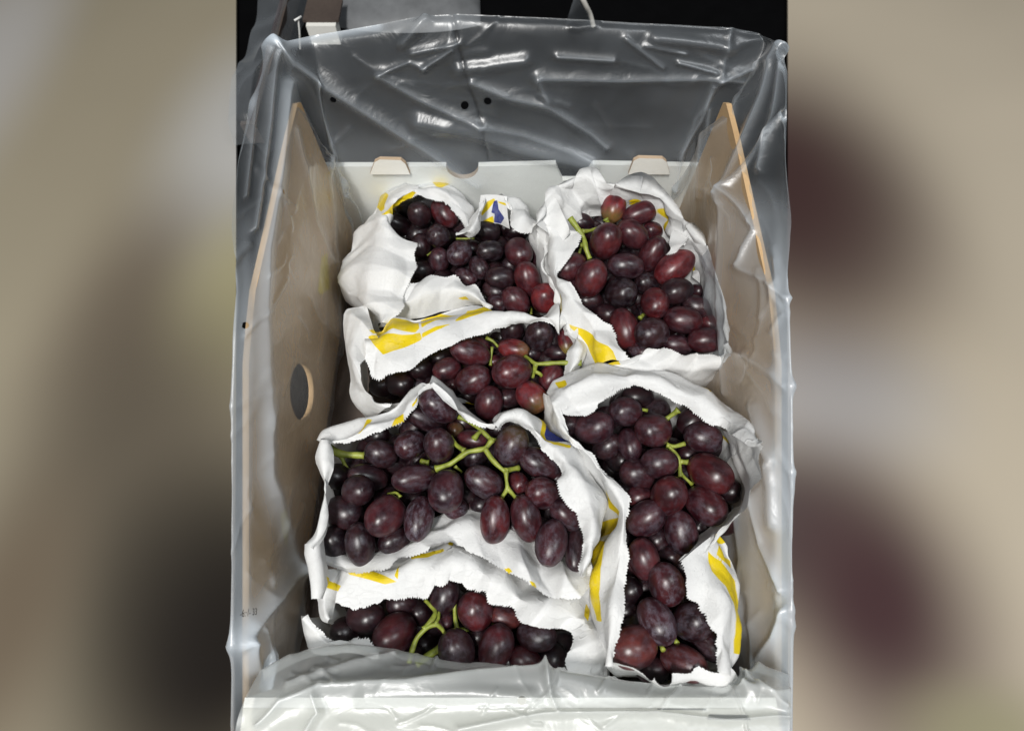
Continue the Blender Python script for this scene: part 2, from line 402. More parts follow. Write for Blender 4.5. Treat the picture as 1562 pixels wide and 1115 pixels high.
def make_bunch(label, T, s, zG, grapes, fill, stems, seed, zmin=0.022):
    rnd = random.Random(seed)
    cs = np.array([T(g[0], g[1]) for g in grapes]); cm = cs.mean(0)
    base = at(cm[0], cm[1], zG - 0.02); base[2] = zmin
    root = thing('grape_bunch', label, 'grapes', tuple(base), 'bunches of red grapes')
    placed = []
    items = sorted([list(g) for g in grapes], key=lambda g: g[5])
    for (x, y, a, b, ang, lay, tone, bloom, green) in items:
        px, py = T(x, y); a /= s; b /= s
        if a < b: a, b = b, a
        z = zG - lay * 0.009; step = 0
        while True:
            c = at(px, py, z); dep = (c - CAM) @ FWD; r = b * dep / FPX
            bad = False
            for (c2, r2) in placed:
                if np.linalg.norm(c - c2) < 0.80 * (r + r2) * 1.05: bad = True; break
            if not bad or step > 26 or z < zmin + r: break
            z -= 0.0015; step += 1
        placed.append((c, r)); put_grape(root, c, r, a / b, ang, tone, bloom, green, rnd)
    # the layer below, seen through the gaps
    n = 0; tries = 0; HU = hull(cs); fill = 75
    while n < fill and tries < 3000:
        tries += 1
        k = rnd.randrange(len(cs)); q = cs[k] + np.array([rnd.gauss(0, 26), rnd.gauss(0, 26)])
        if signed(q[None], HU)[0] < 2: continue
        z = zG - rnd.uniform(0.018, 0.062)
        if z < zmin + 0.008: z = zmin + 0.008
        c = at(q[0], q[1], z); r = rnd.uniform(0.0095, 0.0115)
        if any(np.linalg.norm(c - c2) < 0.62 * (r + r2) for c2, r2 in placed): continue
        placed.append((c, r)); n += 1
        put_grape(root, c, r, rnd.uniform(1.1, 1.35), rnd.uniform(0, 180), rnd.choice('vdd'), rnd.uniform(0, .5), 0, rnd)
    if stems:
        ends = [[np.array(T(p[0], p[1])) for p in st[0]] for st in stems]; grp = list(range(len(stems)))
        for i in range(len(stems)):
            for j in range(i):
                if min(poly_dist(np.array([e]), ends[k2])[0] for e, k2 in [(q, j) for q in ends[i]] + [(q, i) for q in ends[j]]) < 4.5:
                    gi, gj = grp[i], grp[j]; grp = [gj if q == gi else q for q in grp]
    for gid in (sorted(set(grp)) if stems else ()):
        V, F = [], []
        for (pts, w0, w1, dz) in [st for st, q in zip(stems, grp) if q == gid]:
            C = np.array([at(*T(p[0], p[1]), zG + (dz if len(p) < 3 else p[2]) * 0.001) for p in pts])
            L = length(C); n = max(4, int(L / 0.0015)); C = catmull(C, n)
            dep = ((C - CAM) @ FWD).mean(); rad = np.linspace(w0, w1, n) / s * dep / FPX / 2
            rad = rad * (1 + 0.08 * np.sin(np.arange(n) * 0.9 + seed) + np.interp(np.arange(n), np.arange(0, n + 4, 4), np.random.RandomState(seed + n).normal(0.02, 0.11, len(np.arange(0, n + 4, 4)))))
            rad[0] *= 1.25; rad[-1] *= 1.3
            tg = np.gradient(C, axis=0); tg /= np.linalg.norm(tg, axis=1, keepdims=True)
            b0 = len(V)
            for i in range(n):
                a_ = np.cross(tg[i], [0.3, 0.2, 1.0]); a_ /= np.linalg.norm(a_); b_ = np.cross(tg[i], a_)
                for k in range(9):
                    t = 2 * math.pi * k / 9; V.append(C[i] + rad[i] * (math.cos(t) * a_ + math.sin(t) * b_))
            for i in range(n - 1):
                for k in range(9):
                    k2 = (k + 1) % 9; F.append((b0 + i*9 + k, b0 + i*9 + k2, b0 + (i+1)*9 + k2, b0 + (i+1)*9 + k))
            F.append(tuple(b0 + k for k in range(9))[::-1]); F.append(tuple(b0 + (n-1)*9 + k for k in range(9)))
        mesh_obj('stem', V, F, M_STEM, root)
    return root
def put_grape(root, c, r, ratio, ang, tone, bloom, green, rnd):
    q = max(1.27, ratio * 1.02)
    cT = math.sqrt(min(1, max(0, (ratio ** 2 - 1) / (q ** 2 - 1)))); sT = math.sqrt(1 - cT * cT)
    d = c - CAM; d /= np.linalg.norm(d)
    R = RT - d * (RT @ d); R /= np.linalg.norm(R); U = UP - d * (UP @ d) - R * (UP @ R); U /= np.linalg.norm(U)
    a = math.radians(ang); e = R * math.cos(a) - U * math.sin(a)
    ax = Vector(e * cT - d * sT * (-1 if rnd.random() < 0.6 else 1))
    if green: ax = Vector(e * cT - d * sT)
    o = bpy.data.objects.new('grape', GM[rnd.randrange(len(GM))])
    link(o, root); o.location = Vector(c) - root.location
    o.rotation_mode = 'QUATERNION'
    o.rotation_quaternion = ax.to_track_quat('Z', 'Y') @ Quaternion((0, 0, 1), rnd.uniform(0, 6.28))
    o.scale = (r * rnd.uniform(.98, 1.03), r * rnd.uniform(.98, 1.03), r * q)
    t = TONE[tone]; k = rnd.uniform(0.85, 1.18)
    o.color = (t[0] * k, t[1] * k, t[2] * k, 1); o['bloom'] = float(bloom); o['green'] = float(green)

# ------------------------------------------------------------------ flat boards (cardboard) from outlines
def plate(name, outline, holes, origin, ua, va, na, thick, mats, parent, pick=None):
    """outline / holes: (u, v) lists; the plate runs from origin plane to +thick along na."""
    bm = bmesh.new(); edges = []
    for loop in [outline] + list(holes):
        vs = [bm.verts.new(Vector(origin) + Vector(ua) * u + Vector(va) * v) for u, v in loop]
        edges += [bm.edges.new((vs[i], vs[(i + 1) % len(vs)])) for i in range(len(vs))]
    bmesh.ops.triangle_fill(bm, use_beauty=True, use_dissolve=False, edges=edges)
    f0 = list(bm.faces)
    ex = bmesh.ops.extrude_face_region(bm, geom=f0)
    for v in [g for g in ex['geom'] if isinstance(g, bmesh.types.BMVert)]: v.co += Vector(na) * thick
    bmesh.ops.recalc_face_normals(bm, faces=bm.faces)
    if pick:
        for f in bm.faces: f.material_index = pick(f.calc_center_median(), f.normal)
    off = parent.location if parent else Vector()
    for v in bm.verts: v.co -= off
    me = bpy.data.meshes.new(name); bm.to_mesh(me); bm.free()
    for m in mats: me.materials.append(m)
    return link(bpy.data.objects.new(name, me), parent)
def circle(u, v, ru, rv, n=28, a0=0, a1=360):
    return [(u + ru * math.cos(math.radians(a0 + (a1 - a0) * i / n)), v + rv * math.sin(math.radians(a0 + (a1 - a0) * i / n))) for i in range(n + (a1 - a0 != 360))]

# ================================================================== SETTING
me_s = [(-6, -6, -0.004), (6, -6, -0.004), (6, 6, -0.004), (-6, 6, -0.004)]
g = mesh_obj('ground', me_s, [(0, 1, 2, 3)], M_MAT, None, False); g['kind'] = 'structure'

def sheet(name, label, sgn, blotches, base):  # boards added beside the crate, blurred border tones painted on
    a, b = at(781 + sgn * 421, -60, 0.003), at(781 + sgn * 421, 1300, 0.003)
    far = [np.array([sgn * 1.6, b[1], 0.003]), np.array([sgn * 1.6, a[1] + .2, 0.003])]
    pts = [a, b] + far; org = Vector(((a + b) / 2)) ; org.z = 0.0
    n = len(pts); V = [tuple(p) for p in pts] + [(p[0], p[1], 0.0) for p in pts]
    F = [tuple(range(n)), tuple(range(2*n - 1, n - 1, -1))] + [(i, i + n, (i + 1) % n + n, (i + 1) % n) for i in range(n)]
    st = []
    for (px, py, rx, ry, col, k) in blotches:
        q = at(px, py, 0.003); sx = abs(at(px + rx, py, 0.003)[0] - q[0]); sy = abs(at(px, py + ry, 0.003)[1] - at(px, py - ry, 0.003)[1]) / 2
        st.append((q[0], q[1], sx, sy, col + (1,), k))
    o = mesh_obj(name, V, F, blotch_material(name + '_blotch', base, st), None, False)
    o['label'] = label; o['category'] = 'board'
    return o
sheet('added_board', 'added soft mottled grey-brown board with a dark painted blotch, left of the grape crate', -1,
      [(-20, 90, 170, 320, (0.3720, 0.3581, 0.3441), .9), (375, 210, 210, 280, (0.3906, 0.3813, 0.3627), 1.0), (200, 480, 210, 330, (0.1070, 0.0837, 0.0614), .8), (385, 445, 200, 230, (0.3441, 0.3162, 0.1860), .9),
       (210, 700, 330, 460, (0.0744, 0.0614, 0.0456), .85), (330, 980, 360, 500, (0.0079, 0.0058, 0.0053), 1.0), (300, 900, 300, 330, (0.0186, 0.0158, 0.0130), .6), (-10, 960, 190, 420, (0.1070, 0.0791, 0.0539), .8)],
      (0.2790, 0.2437, 0.1767, 1))
sheet('added_board', 'added pale beige board with two painted dark wine-coloured stains, right of the grape crate', 1,
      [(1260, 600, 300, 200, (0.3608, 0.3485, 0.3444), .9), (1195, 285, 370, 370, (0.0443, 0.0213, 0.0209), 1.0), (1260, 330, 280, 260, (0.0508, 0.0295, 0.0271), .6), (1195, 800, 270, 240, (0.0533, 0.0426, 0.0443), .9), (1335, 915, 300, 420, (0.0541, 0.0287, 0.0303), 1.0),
       (1520, 1130, 240, 160, (0.2460, 0.2296, 0.1394), .8)],
      (0.4428, 0.3854, 0.2993, 1))

# ================================================================== CARTON
crate = thing('cardboard_crate', 'open brown and white cardboard crate holding six paper bags of grapes', 'crate', (0, 0.13, 0.0))
ZB = 0.010
K = 1.133
def rim(y):
    return H + min(-0.262 * K, -(0.2926 * K - 0.4147 * y) / 0.91)
XI, TH, YB, YF, YS = 0.1425 * K, 0.004, 0.316 * K, -0.041, -0.066
ys = [YB, 0.137, 0.06, YF]
side = [(YS, ZB)] + [(YB, ZB)] + [(YB, rim(YB) - 0.004), (YB - 0.006, rim(YB)), (0.32, rim(.32) + .001), (0.23, rim(.23)), (0.165 * K, rim(.165 * K)), (0.145 * K, rim(.145 * K) - .005), (0.125 * K, rim(.125 * K) - .008), (0.06, rim(.06) - .008), (YS, rim(YS) - .008)]
hole = circle(0.1395 * K, H - 0.349 * K, 0.0195 * K, 0.0215 * K)
plate('side_wall', side, [hole], (-XI, 0, 0), (0, 1, 0), (0, 0, 1), (-1, 0, 0), TH, [M_KRAFT], crate)
plate('side_wall', side, [], (XI, 0, 0), (0, 1, 0), (0, 0, 1), (1, 0, 0), TH, [M_KRAFT], crate)
def bw(px, py):
    q = on_y(px, py, YB); return (q[0], q[2])
x0 = -XI - TH + .0005; zr = bw(700, 255)[1]
nc = bw(705, 255); nr = 24 / FPX * 0.426 * K * 1.03
top = [(XI + TH - .0005, zr)] + [bw(905, 252), bw(898, 262), bw(892, 276), bw(858, 276), bw(852, 264), bw(848, 252)]
arc = [(nc[0] + nr * math.cos(math.radians(t)), nc[1] - nr * 1.05 * math.sin(math.radians(t))) for t in range(0, 181, 12)]
top += arc + [(x0, zr)]
outline = [(x0, ZB), (-x0, ZB)] + top
def pick_back(c, n):
    if abs(n.y) > 0.8: return 0
    return 1 if (abs(c.x - nc[0]) < nr * 1.02 and c.z > nc[1] - nr * 1.2) else 0
plate('back_wall', outline, [], (0, YB + .0005, 0), (1, 0, 0), (0, 0, 1), (0, 1, 0), 0.005, [M_WHITE, M_EDGE], crate, pick_back)
for pts in ([(565, 262), (572, 243), (580, 239), (612, 240), (619, 246), (626, 262)], [(958, 262), (966, 241), (974, 237), (1010, 238), (1016, 243), (1021, 262)]):
    tb = [bw(*p) for p in pts]
    plate('tab', tb, [], (0, YB - .0035, 0), (1, 0, 0), (0, 0, 1), (0, 1, 0), 0.0035, [M_WHITE, M_EDGE], crate, lambda c, n: 0 if n.y < -.8 else 1)
zf = H - 0.364
plate('front_wall', [(-.152, ZB), (.150, ZB), (.150, zf), (-.152, zf)], [], (0, YF - .0005, 0), (1, 0, 0), (0, 0, 1), (0, -1, 0), 0.005, [M_WHITE], crate)
def lipq(px, py):
    q = at(px, py, zf); return (q[0], q[1])
slot = lambda px, py, w: [lipq(px - w, py - 5), lipq(px + w, py - 4), lipq(px + w + 4, py + 4), lipq(px - w - 4, py + 3)]
plate('front_lip', [(-.152, YF - .0057), (.150, YF - .0057), (.146, YF - .075), (-.148, YF - .075)], [slot(1040, 1079, 34), slot(1112, 1094, 30)], (0, 0, zf - 0.0042), (1, 0, 0), (0, 1, 0), (0, 0, 1), 0.004, [M_CREAM], crate)
plate('base', [(x0, YS - .002), (-x0, YS - .002), (-x0, YB + .005), (x0, YB + .005)], [], (0, 0, 0.005), (1, 0, 0), (0, 1, 0), (0, 0, 1), 0.0048, [M_DIM], crate)  # darkened board: shade between the bags is put into its colour
# glued patches of print on the side wall that show through the film
def wall_patch(pts, mat, lab):
    q = [on_x(px, py, -XI) for px, py in pts]
    o = plate('printed_patch', [(p[1], p[2]) for p in q], [], (-XI + .0003, 0, 0), (0, 1, 0), (0, 0, 1), (1, 0, 0), 0.0004, [mat], crate); o['label'] = lab
wall_patch([(490, 392), (498, 386), (501, 440), (488, 450), (484, 445)], M_YEL, 'yellow printed patch on the left wall')
wall_patch([(427, 783), (436, 775), (441, 800), (436, 832), (430, 815)], M_YEL, 'yellow printed patch low on the left wall')

# ================================================================== BAGS
Z = lambda zc: H + zc
make_bag('paper_bag', 'white paper bag in the far left corner with its left side folded over', R3, Z(-0.388), [
    dict(name='side_flap', skirt=True, rails=[
        (-14, [(590, 130), (470, 140), (385, 190), (300, 285), (215, 425), (105, 590), (65, 735), (115, 855), (240, 930), (330, 1045)]),
        (12, [(592, 128), (480, 150), (392, 228), (348, 320), (335, 420), (300, 560), (262, 720), (255, 850), (290, 930), (345, 1042)]),
        (17, [(592, 150), (500, 190), (425, 262), (372, 330), (400, 440), (415, 570), (420, 690), (410, 800), (390, 900), (360, 1040)]),
        (13, [(590, 205), (520, 235), (435, 295), (385, 350), (460, 455), (580, 510), (568, 590), (582, 665), (500, 850), (495, 945), (385, 1040)])], amp=1.1),
    dict(name='back_flap', skirt=True, rails=[
        (0, [(500, 135), (590, 120), (690, 115), (790, 155), (880, 205), (922, 265), (942, 335), (930, 405)]),
        (16, [(560, 165), (620, 150), (700, 150), (790, 190), (860, 250), (900, 310), (915, 360), (915, 410)]),
        (14, [(580, 205), (660, 222), (745, 235), (800, 290), (850, 340), (880, 385), (888, 410), (890, 425)])]),
    dict(name='twisted_fold', rails=[
        (14, [(1003, 210), (990, 262), (950, 335), (918, 405), (865, 435), (832, 455)]),
        (22, [(1004, 250), (995, 310), (968, 380), (930, 435), (880, 455), (838, 464)]),
        (13, [(1006, 300), (992, 400), (975, 440), (940, 470), (880, 472), (845, 474)])]),
    dict(name='inner_flap', rails=[
        (14, [(1000, 208), (1065, 203), (1120, 205), (1175, 215)]),
        (4, [(990, 300), (1060, 310), (1120, 315), (1180, 330)]),
        (-6, [(985, 385), (1060, 395), (1120, 398), (1195, 425)])], serr=False, amp=.5),
    dict(name='side_flap', skirt=True, rails=[
        (4, [(1120, 200), (1170, 205), (1240, 248), (1330, 340), (1405, 430), (1440, 560), (1420, 660), (1490, 780), (1550, 930)]),
        (15, [(1150, 225), (1185, 265), (1240, 320), (1310, 390), (1390, 450), (1428, 560), (1405, 670), (1478, 785), (1535, 935)]),
        (12, [(1175, 262), (1185, 360), (1225, 440), (1300, 455), (1378, 466), (1425, 565), (1393, 690), (1468, 790), (1520, 940)])]),
    dict(name='front_flap', rails=[
        (-8, [(330, 1060), (480, 1040), (640, 1000), (780, 960), (930, 950), (1065, 965)]),
        (8, [(400, 950), (520, 900), (650, 850), (800, 820), (930, 850), (1060, 950)]),
        (6, [(480, 845), (560, 795), (650, 745), (760, 748), (835, 730), (895, 772), (965, 775), (1005, 825), (1035, 880), (1056, 950)])]),
  ], yellow=[[(365, 338), (420, 270), (480, 222), (555, 178), (580, 190), (560, 215), (480, 270), (410, 325), (370, 345)],
             [(300, 265), (385, 195), (395, 200), (350, 285), (330, 300)], [(675, 112), (740, 118), (790, 155), (740, 148)],
             [(1000, 330), (1040, 250), (1090, 225), (1095, 240), (1050, 300), (1010, 340)], [(1110, 240), (1170, 258), (1172, 275), (1115, 255)], [(1000, 380), (1080, 345), (1090, 390)],
             [(850, 880), (900, 875), (925, 905), (880, 900)]],
  blue=[[(1085, 245), (1110, 238), (1118, 300), (1160, 350), (1130, 395), (1085, 390), (1092, 330), (1068, 325)]], seed=1)

make_bag('paper_bag', 'white paper bag with a tall torn back flap in the far right corner', R4, Z(-0.372), [
    dict(name='back_flap', skirt=True, rails=[
        (22, [(-5, 335), (55, 185), (130, 140), (245, 90), (330, 150), (480, 150), (590, 215), (690, 335)]),
        (6, [(30, 400), (105, 290), (165, 235), (270, 200), (370, 215), (480, 220), (580, 280), (668, 385)]),
        (-16, [(80, 500), (150, 390), (210, 320), (300, 300), (400, 300), (490, 290), (570, 370), (620, 470)])], serr=False, amp=1.3),
    dict(name='fold', rails=[
        (20, [(58, 178), (100, 250), (132, 330), (128, 372)]),
        (14, [(20, 300), (60, 350), (85, 390), (110, 420)]),
        (4, [(-10, 350), (20, 420), (50, 470), (80, 520)])], serr=False, amp=.8),
    dict(name='side_flap', skirt=True, rails=[
        (2, [(-25, 335), (25, 450), (50, 560), (92, 640), (145, 790), (272, 990)]),
        (14, [(50, 350), (90, 450), (75, 560), (110, 620), (215, 760), (340, 960)]),
        (13, [(132, 350), (190, 382), (186, 440), (100, 560), (112, 605), (195, 680), (285, 778), (350, 798), (374, 885), (432, 955)])]),
    dict(name='front_flap', skirt=True, rails=[
        (-22, [(280, 1020), (420, 1060), (580, 1110), (715, 1112), (820, 1020), (900, 940)]),
        (6, [(275, 990), (400, 1010), (560, 1010), (710, 1020), (800, 985), (888, 925)]),
        (12, [(432, 955), (520, 940), (575, 908), (650, 938), (740, 930), (822, 935), (866, 868)])]),
    dict(name='side_flap', skirt=True, rails=[
        (20, [(700, 330), (775, 425), (820, 570), (858, 690), (872, 860), (890, 930, 14)]),
        (4, [(660, 400), (745, 490), (805, 610), (845, 710), (862, 860), (880, 930)]),
        (-14, [(600, 470), (715, 540), (780, 660), (825, 740), (845, 850), (862, 900)])], serr=False),
    dict(name='torn_corner', rails=[
        (6, [(690, 335), (660, 350), (620, 372), (600, 420)]),
        (10, [(700, 380), (690, 410), (650, 430), (610, 450)]),
        (8, [(680, 430), (662, 432), (630, 470), (590, 480)])]),
  ], yellow=[[(148, 792), (215, 830), (300, 890), (345, 925), (388, 988), (270, 990), (225, 905)], [(92, 625), (108, 640), (132, 755), (118, 760)],
             [(415, 215), (470, 222), (560, 265), (615, 290), (600, 380), (585, 375), (590, 310), (540, 290), (420, 240)], [(715, 530), (740, 538), (720, 552)]], seed=2.2)

make_bag('paper_bag', 'wide white paper bag with broad yellow stripes across its back flap', R5, Z(-0.376), [
    dict(name='back_flap', skirt=True, rails=[
        (2, [(185, 245), (330, 150), (490, 128), (700, 72), (840, 56), (1000, 105), (1200, 122), (1345, 75)]),
        (18, [(190, 300), (330, 230), (490, 200), (690, 140), (840, 110), (1000, 125), (1200, 133), (1342, 110)]),
        (14, [(185, 385), (215, 475), (255, 500), (370, 462), (440, 455), (520, 390), (640, 328), (720, 300), (800, 256), (880, 245), (940, 204), (1010, 190), (1085, 150), (1210, 153), (1290, 182), (1336, 236)])], amp=0.9),
    dict(name='side_flap', skirt=True, rails=[
        (-6, [(190, 55), (75, 75), (52, 170), (78, 400), (88, 580), (150, 650), (262, 692)]),
        (12, [(240, 200), (150, 160), (110, 250), (120, 390), (135, 540), (200, 630), (300, 680)]),
        (15, [(298, 345), (240, 330), (185, 375), (168, 440), (178, 570), (232, 650), (335, 662)])]),
    dict(name='side_flap', skirt=True, rails=[
        (4, [(1350, 80), (1405, 170), (1482, 290), (1482, 400), (1410, 500), (1370, 570)]),
        (10, [(1338, 150), (1400, 190), (1450, 290), (1440, 390), (1390, 480), (1345, 565)]),
        (4, [(1336, 236), (1393, 200), (1422, 290), (1400, 370), (1368, 450), (1320, 565)])]),
    dict(name='front_flap', rails=[
        (-20, [(240, 700), (420, 690), (600, 640), (760, 640), (900, 680), (1100, 700), (1320, 640)]),
        (-16, [(250, 680), (420, 640), (600, 600), (760, 610), (850, 660), (1100, 720), (1325, 570)])], amp=.5, serr=False),
  ], yellow=[[(195, 240), (300, 225), (400, 232), (510, 222), (525, 265), (420, 310), (290, 356), (230, 290)],
             [(205, 205), (330, 150), (480, 140), (500, 155), (505, 195), (480, 215), (350, 205), (230, 225)],
             [(505, 130), (600, 90), (735, 92), (640, 112), (520, 140)], [(515, 165), (560, 150), (690, 120), (650, 145), (520, 195)], [(520, 230), (590, 205), (700, 175), (640, 210), (525, 256)],
             [(718, 158), (735, 110), (790, 72), (910, 70), (1005, 105), (900, 108), (800, 128)],
             [(780, 635), (830, 640), (835, 720), (800, 710)]], seed=3.1)

make_bag('paper_bag', 'large white paper bag holding the frosted bunch with the forked stalk', R6, Z(-0.362), [
    dict(name='back_flap', skirt=True, rails=[
        (0, [(42, 298), (85, 248), (230, 205), (340, 162), (430, 112), (520, 42), (570, 0), (622, -4)]),
        (10, [(80, 310), (140, 285), (250, 250), (360, 205), (450, 160), (533, 82), (572, 32), (625, 8)]),
        (9, [(100, 322), (190, 314), (270, 290), (380, 245), (470, 212), (545, 122), (572, 62), (630, 22)])]),
    dict(name='back_flap', skirt=True, rails=[
        (2, [(612, -12), (700, 45), (765, 132), (845, 180), (930, 222)]),
        (17, [(616, 8), (692, 72), (755, 150), (838, 192), (932, 232)]),
        (15, [(616, 30), (680, 98), (742, 168), (800, 202), (880, 236), (937, 244)])]),
    dict(name='side_flap', skirt=True, rails=[
        (-2, [(925, 205), (965, 165), (1060, 148), (1190, 215), (1330, 330), (1440, 480), (1490, 610), (1470, 760), (1425, 880), (1385, 990)]),
        (18, [(935, 225), (985, 178), (1060, 175), (1160, 260), (1270, 370), (1370, 500), (1425, 620), (1430, 750), (1410, 870), (1370, 980)]),
        (15, [(942, 245), (988, 205), (1040, 208), (1120, 282), (1200, 370), (1265, 462), (1250, 512), (1270, 592), (1330, 662), (1372, 765), (1385, 870), (1350, 968)])]),
    dict(name='side_flap', skirt=True, rails=[
        (0, [(50, 285), (42, 360), (55, 470), (78, 570), (78, 650), (45, 765), (-5, 825)]),
        (12, [(80, 300), (78, 380), (80, 480), (86, 570), (82, 660), (58, 770), (10, 830)]),
        (8, [(104, 318), (122, 408), (106, 500), (92, 600), (78, 700), (64, 780), (30, 850)])], serr=False, amp=.7),
    dict(name='corner_fold', rails=[
        (2, [(-2, 822), (-12, 870), (8, 930), (25, 1010), (30, 1095)]),
        (8, [(30, 810), (42, 880), (50, 950), (50, 1030), (42, 1092)]),
        (0, [(66, 775), (88, 908), (85, 960), (72, 1020), (55, 1092)])], serr=False, amp=.8),
    dict(name='front_flap', rails=[
        (-26, [(90, 800), (250, 850), (420, 830), (560, 740), (720, 660), (870, 640), (1010, 690), (1140, 790), (1290, 880), (1395, 850)]),
        (-10, [(90, 860), (240, 900), (400, 890), (520, 830), (640, 770), (760, 720), (870, 730), (1000, 810), (1130, 900), (1280, 960), (1405, 890)]),
        (-4, [(88, 915), (230, 945), (372, 955), (440, 920), (482, 888), (600, 868), (720, 805), (850, 880), (980, 950), (1100, 1028), (1240, 1095), (1372, 1085), (1412, 960)])], amp=1.1),
  ], yellow=[[(1035, 148), (1130, 150), (1196, 190), (1210, 290), (1300, 345), (1295, 358), (1200, 305), (1165, 210), (1090, 165)], [(232, 150), (300, 140), (345, 150), (235, 185)], [(290, 190), (318, 180), (255, 262), (238, 268)],
             [(440, 170), (478, 165), (480, 205), (415, 235)], [(520, 120), (558, 80), (552, 100), (525, 135)],
             [(68, 980), (160, 1020), (150, 1055), (66, 1030)],
             [(1440, 880), (1480, 760), (1495, 700), (1440, 860)], [(978, 938), (1000, 940), (1022, 962), (1005, 968)], [(1095, 1018), (1130, 1020), (1142, 1045), (1130, 1052)]],
  blue=[[(1196, 190), (1215, 212), (1275, 268), (1314, 320), (1262, 312), (1210, 280), (1194, 230)]], seed=4.3)

make_bag('paper_bag', 'tall narrow white paper bag along the right crate wall, with a long serrated left edge', R8, Z(-0.362), [
    dict(name='back_flap', skirt=True, rails=[
        (0, [(30, 98), (50, 58), (100, 30), (200, 14), (300, 18), (390, 34), (480, 80), (560, 122), (635, 190, 24), (672, 245, 44)]),
        (17, [(45, 130), (80, 90), (130, 65), (210, 45), (300, 40), (385, 62), (470, 105), (545, 150), (615, 205, 32), (668, 262, 50)]),
        (14, [(72, 165), (130, 166), (170, 150), (210, 112), (250, 86), (310, 78), (382, 110), (450, 140), (520, 195), (548, 198), (580, 222, 24), (640, 262, 44)])], amp=1.0),
    dict(name='side_flap', skirt=True, rails=[
        (-22, [(540, 205), (570, 290), (598, 370), (600, 440), (560, 480), (480, 560)]),
        (8, [(590, 215), (615, 290, 18), (635, 360, 20), (625, 420), (560, 500), (470, 570)]),
        (14, [(655, 236, 44), (674, 262, 50), (664, 300, 48), (674, 350, 50), (650, 392, 42), (600, 468, 24), (545, 520), (490, 560), (428, 602)])], amp=.9),
    dict(name='side_flap', skirt=True, rails=[
        (-10, [(540, 515), (582, 560), (600, 640), (602, 760), (598, 870), (582, 960)]),
        (12, [(500, 545), (530, 590), (555, 660), (568, 770), (568, 860), (560, 940)]),
        (13, [(428, 604), (446, 655), (452, 712), (486, 732), (520, 800), (541, 832), (538, 935)])], amp=.8),
    dict(name='side_flap', skirt=True, rails=[
        (-4, [(28, 98), (28, 160), (90, 240), (150, 325), (200, 395), (238, 450), (238, 500), (195, 560), (165, 640), (178, 760), (192, 840), (212, 925)]),
        (14, [(40, 120), (70, 195), (140, 275), (200, 350), (245, 420), (258, 470), (250, 530), (235, 600), (222, 680), (218, 780), (212, 850), (216, 920)]),
        (13, [(62, 150), (100, 230), (165, 290), (215, 340), (260, 395), (277, 425), (268, 480), (270, 540), (275, 600), (262, 700), (250, 800), (222, 900), (216, 922)])], amp=.7),
    dict(name='front_flap', skirt=True, rails=[
        (-14, [(208, 915), (260, 950), (320, 965), (400, 985), (480, 995), (560, 990), (592, 945)]),
        (4, [(212, 912), (270, 935), (330, 955), (400, 965), (480, 965), (550, 968), (588, 930)]),
        (8, [(216, 910), (285, 930), (340, 958), (348, 944), (386, 962), (402, 935), (462, 940), (482, 918), (540, 935), (552, 900)])], amp=.7),
  ], yellow=[[(535, 525), (600, 508), (598, 530), (565, 545), (550, 540)], [(520, 570), (560, 600), (595, 660), (606, 760), (598, 880), (588, 880), (585, 760), (570, 680), (535, 620)], [(540, 555), (592, 600), (590, 625), (545, 580)],
             [(200, 390), (225, 430), (250, 455), (245, 470), (215, 445)], [(178, 490), (245, 470), (240, 500), (190, 545)], [(165, 560), (205, 540), (190, 620), (182, 700), (190, 785), (178, 785), (158, 640)],
             [(485, 85), (520, 100), (510, 108)], [(50, 65), (80, 50), (85, 62), (60, 80)], [(550, 220), (580, 240), (575, 260)]], seed=5.4)

make_bag('paper_bag', 'white paper bag nearest the front, its mouth half covered by the milky film', R7, Z(-0.388), [
    dict(name='back_flap', skirt=True, rails=[
        (-6, [(185, 290), (260, 205), (400, 225), (480, 225), (555, 165), (640, 130), (730, 80), (800, 110), (980, 210), (1130, 300), (1300, 370), (1395, 330), (1440, 560), (1478, 778)]),
        (16, [(195, 365), (270, 290), (400, 310), (490, 280), (565, 235), (650, 250), (735, 210), (830, 240), (980, 340), (1120, 420), (1280, 470), (1360, 500), (1400, 640), (1400, 770)]),
        (14, [(188, 428), (290, 455), (420, 414), (540, 402), (612, 408), (650, 345), (690, 350), (712, 318), (735, 318), (776, 335), (800, 368), (890, 375), (912, 432), (1020, 452), (1052, 508), (1200, 550), (1296, 580), (1285, 650), (1264, 698), (1282, 748)])], amp=1.2),
    dict(name='side_flap', skirt=True, rails=[
        (0, [(85, 268), (84, 350), (96, 440), (130, 498), (158, 506)]),
        (10, [(150, 270), (140, 350), (132, 430), (145, 485), (160, 504)]),
        (4, [(265, 265), (235, 330), (205, 410), (180, 470), (165, 502)])], serr=False, amp=.7),
    dict(name='front_flap', skirt=True, rails=[
        (-10, [(30, 485), (48, 580), (90, 650), (220, 660), (395, 675)]),
        (2, [(42, 492), (85, 560), (140, 620), (250, 620), (392, 668)]),
        (2, [(52, 495), (112, 545), (180, 602), (335, 592), (395, 660)])], amp=.6),
  ], yellow=[[(248, 278), (330, 272), (420, 300), (478, 328), (420, 340), (345, 318), (255, 296)], [(540, 215), (585, 175), (600, 195), (690, 170), (700, 185), (620, 215), (545, 225)], [(712, 130), (742, 125), (738, 150), (715, 152)],
             [(125, 310), (212, 345), (200, 372), (122, 348)], [(465, 300), (490, 250), (480, 318)], [(1370, 420), (1395, 450), (1385, 510), (1360, 470)]], seed=6.6)

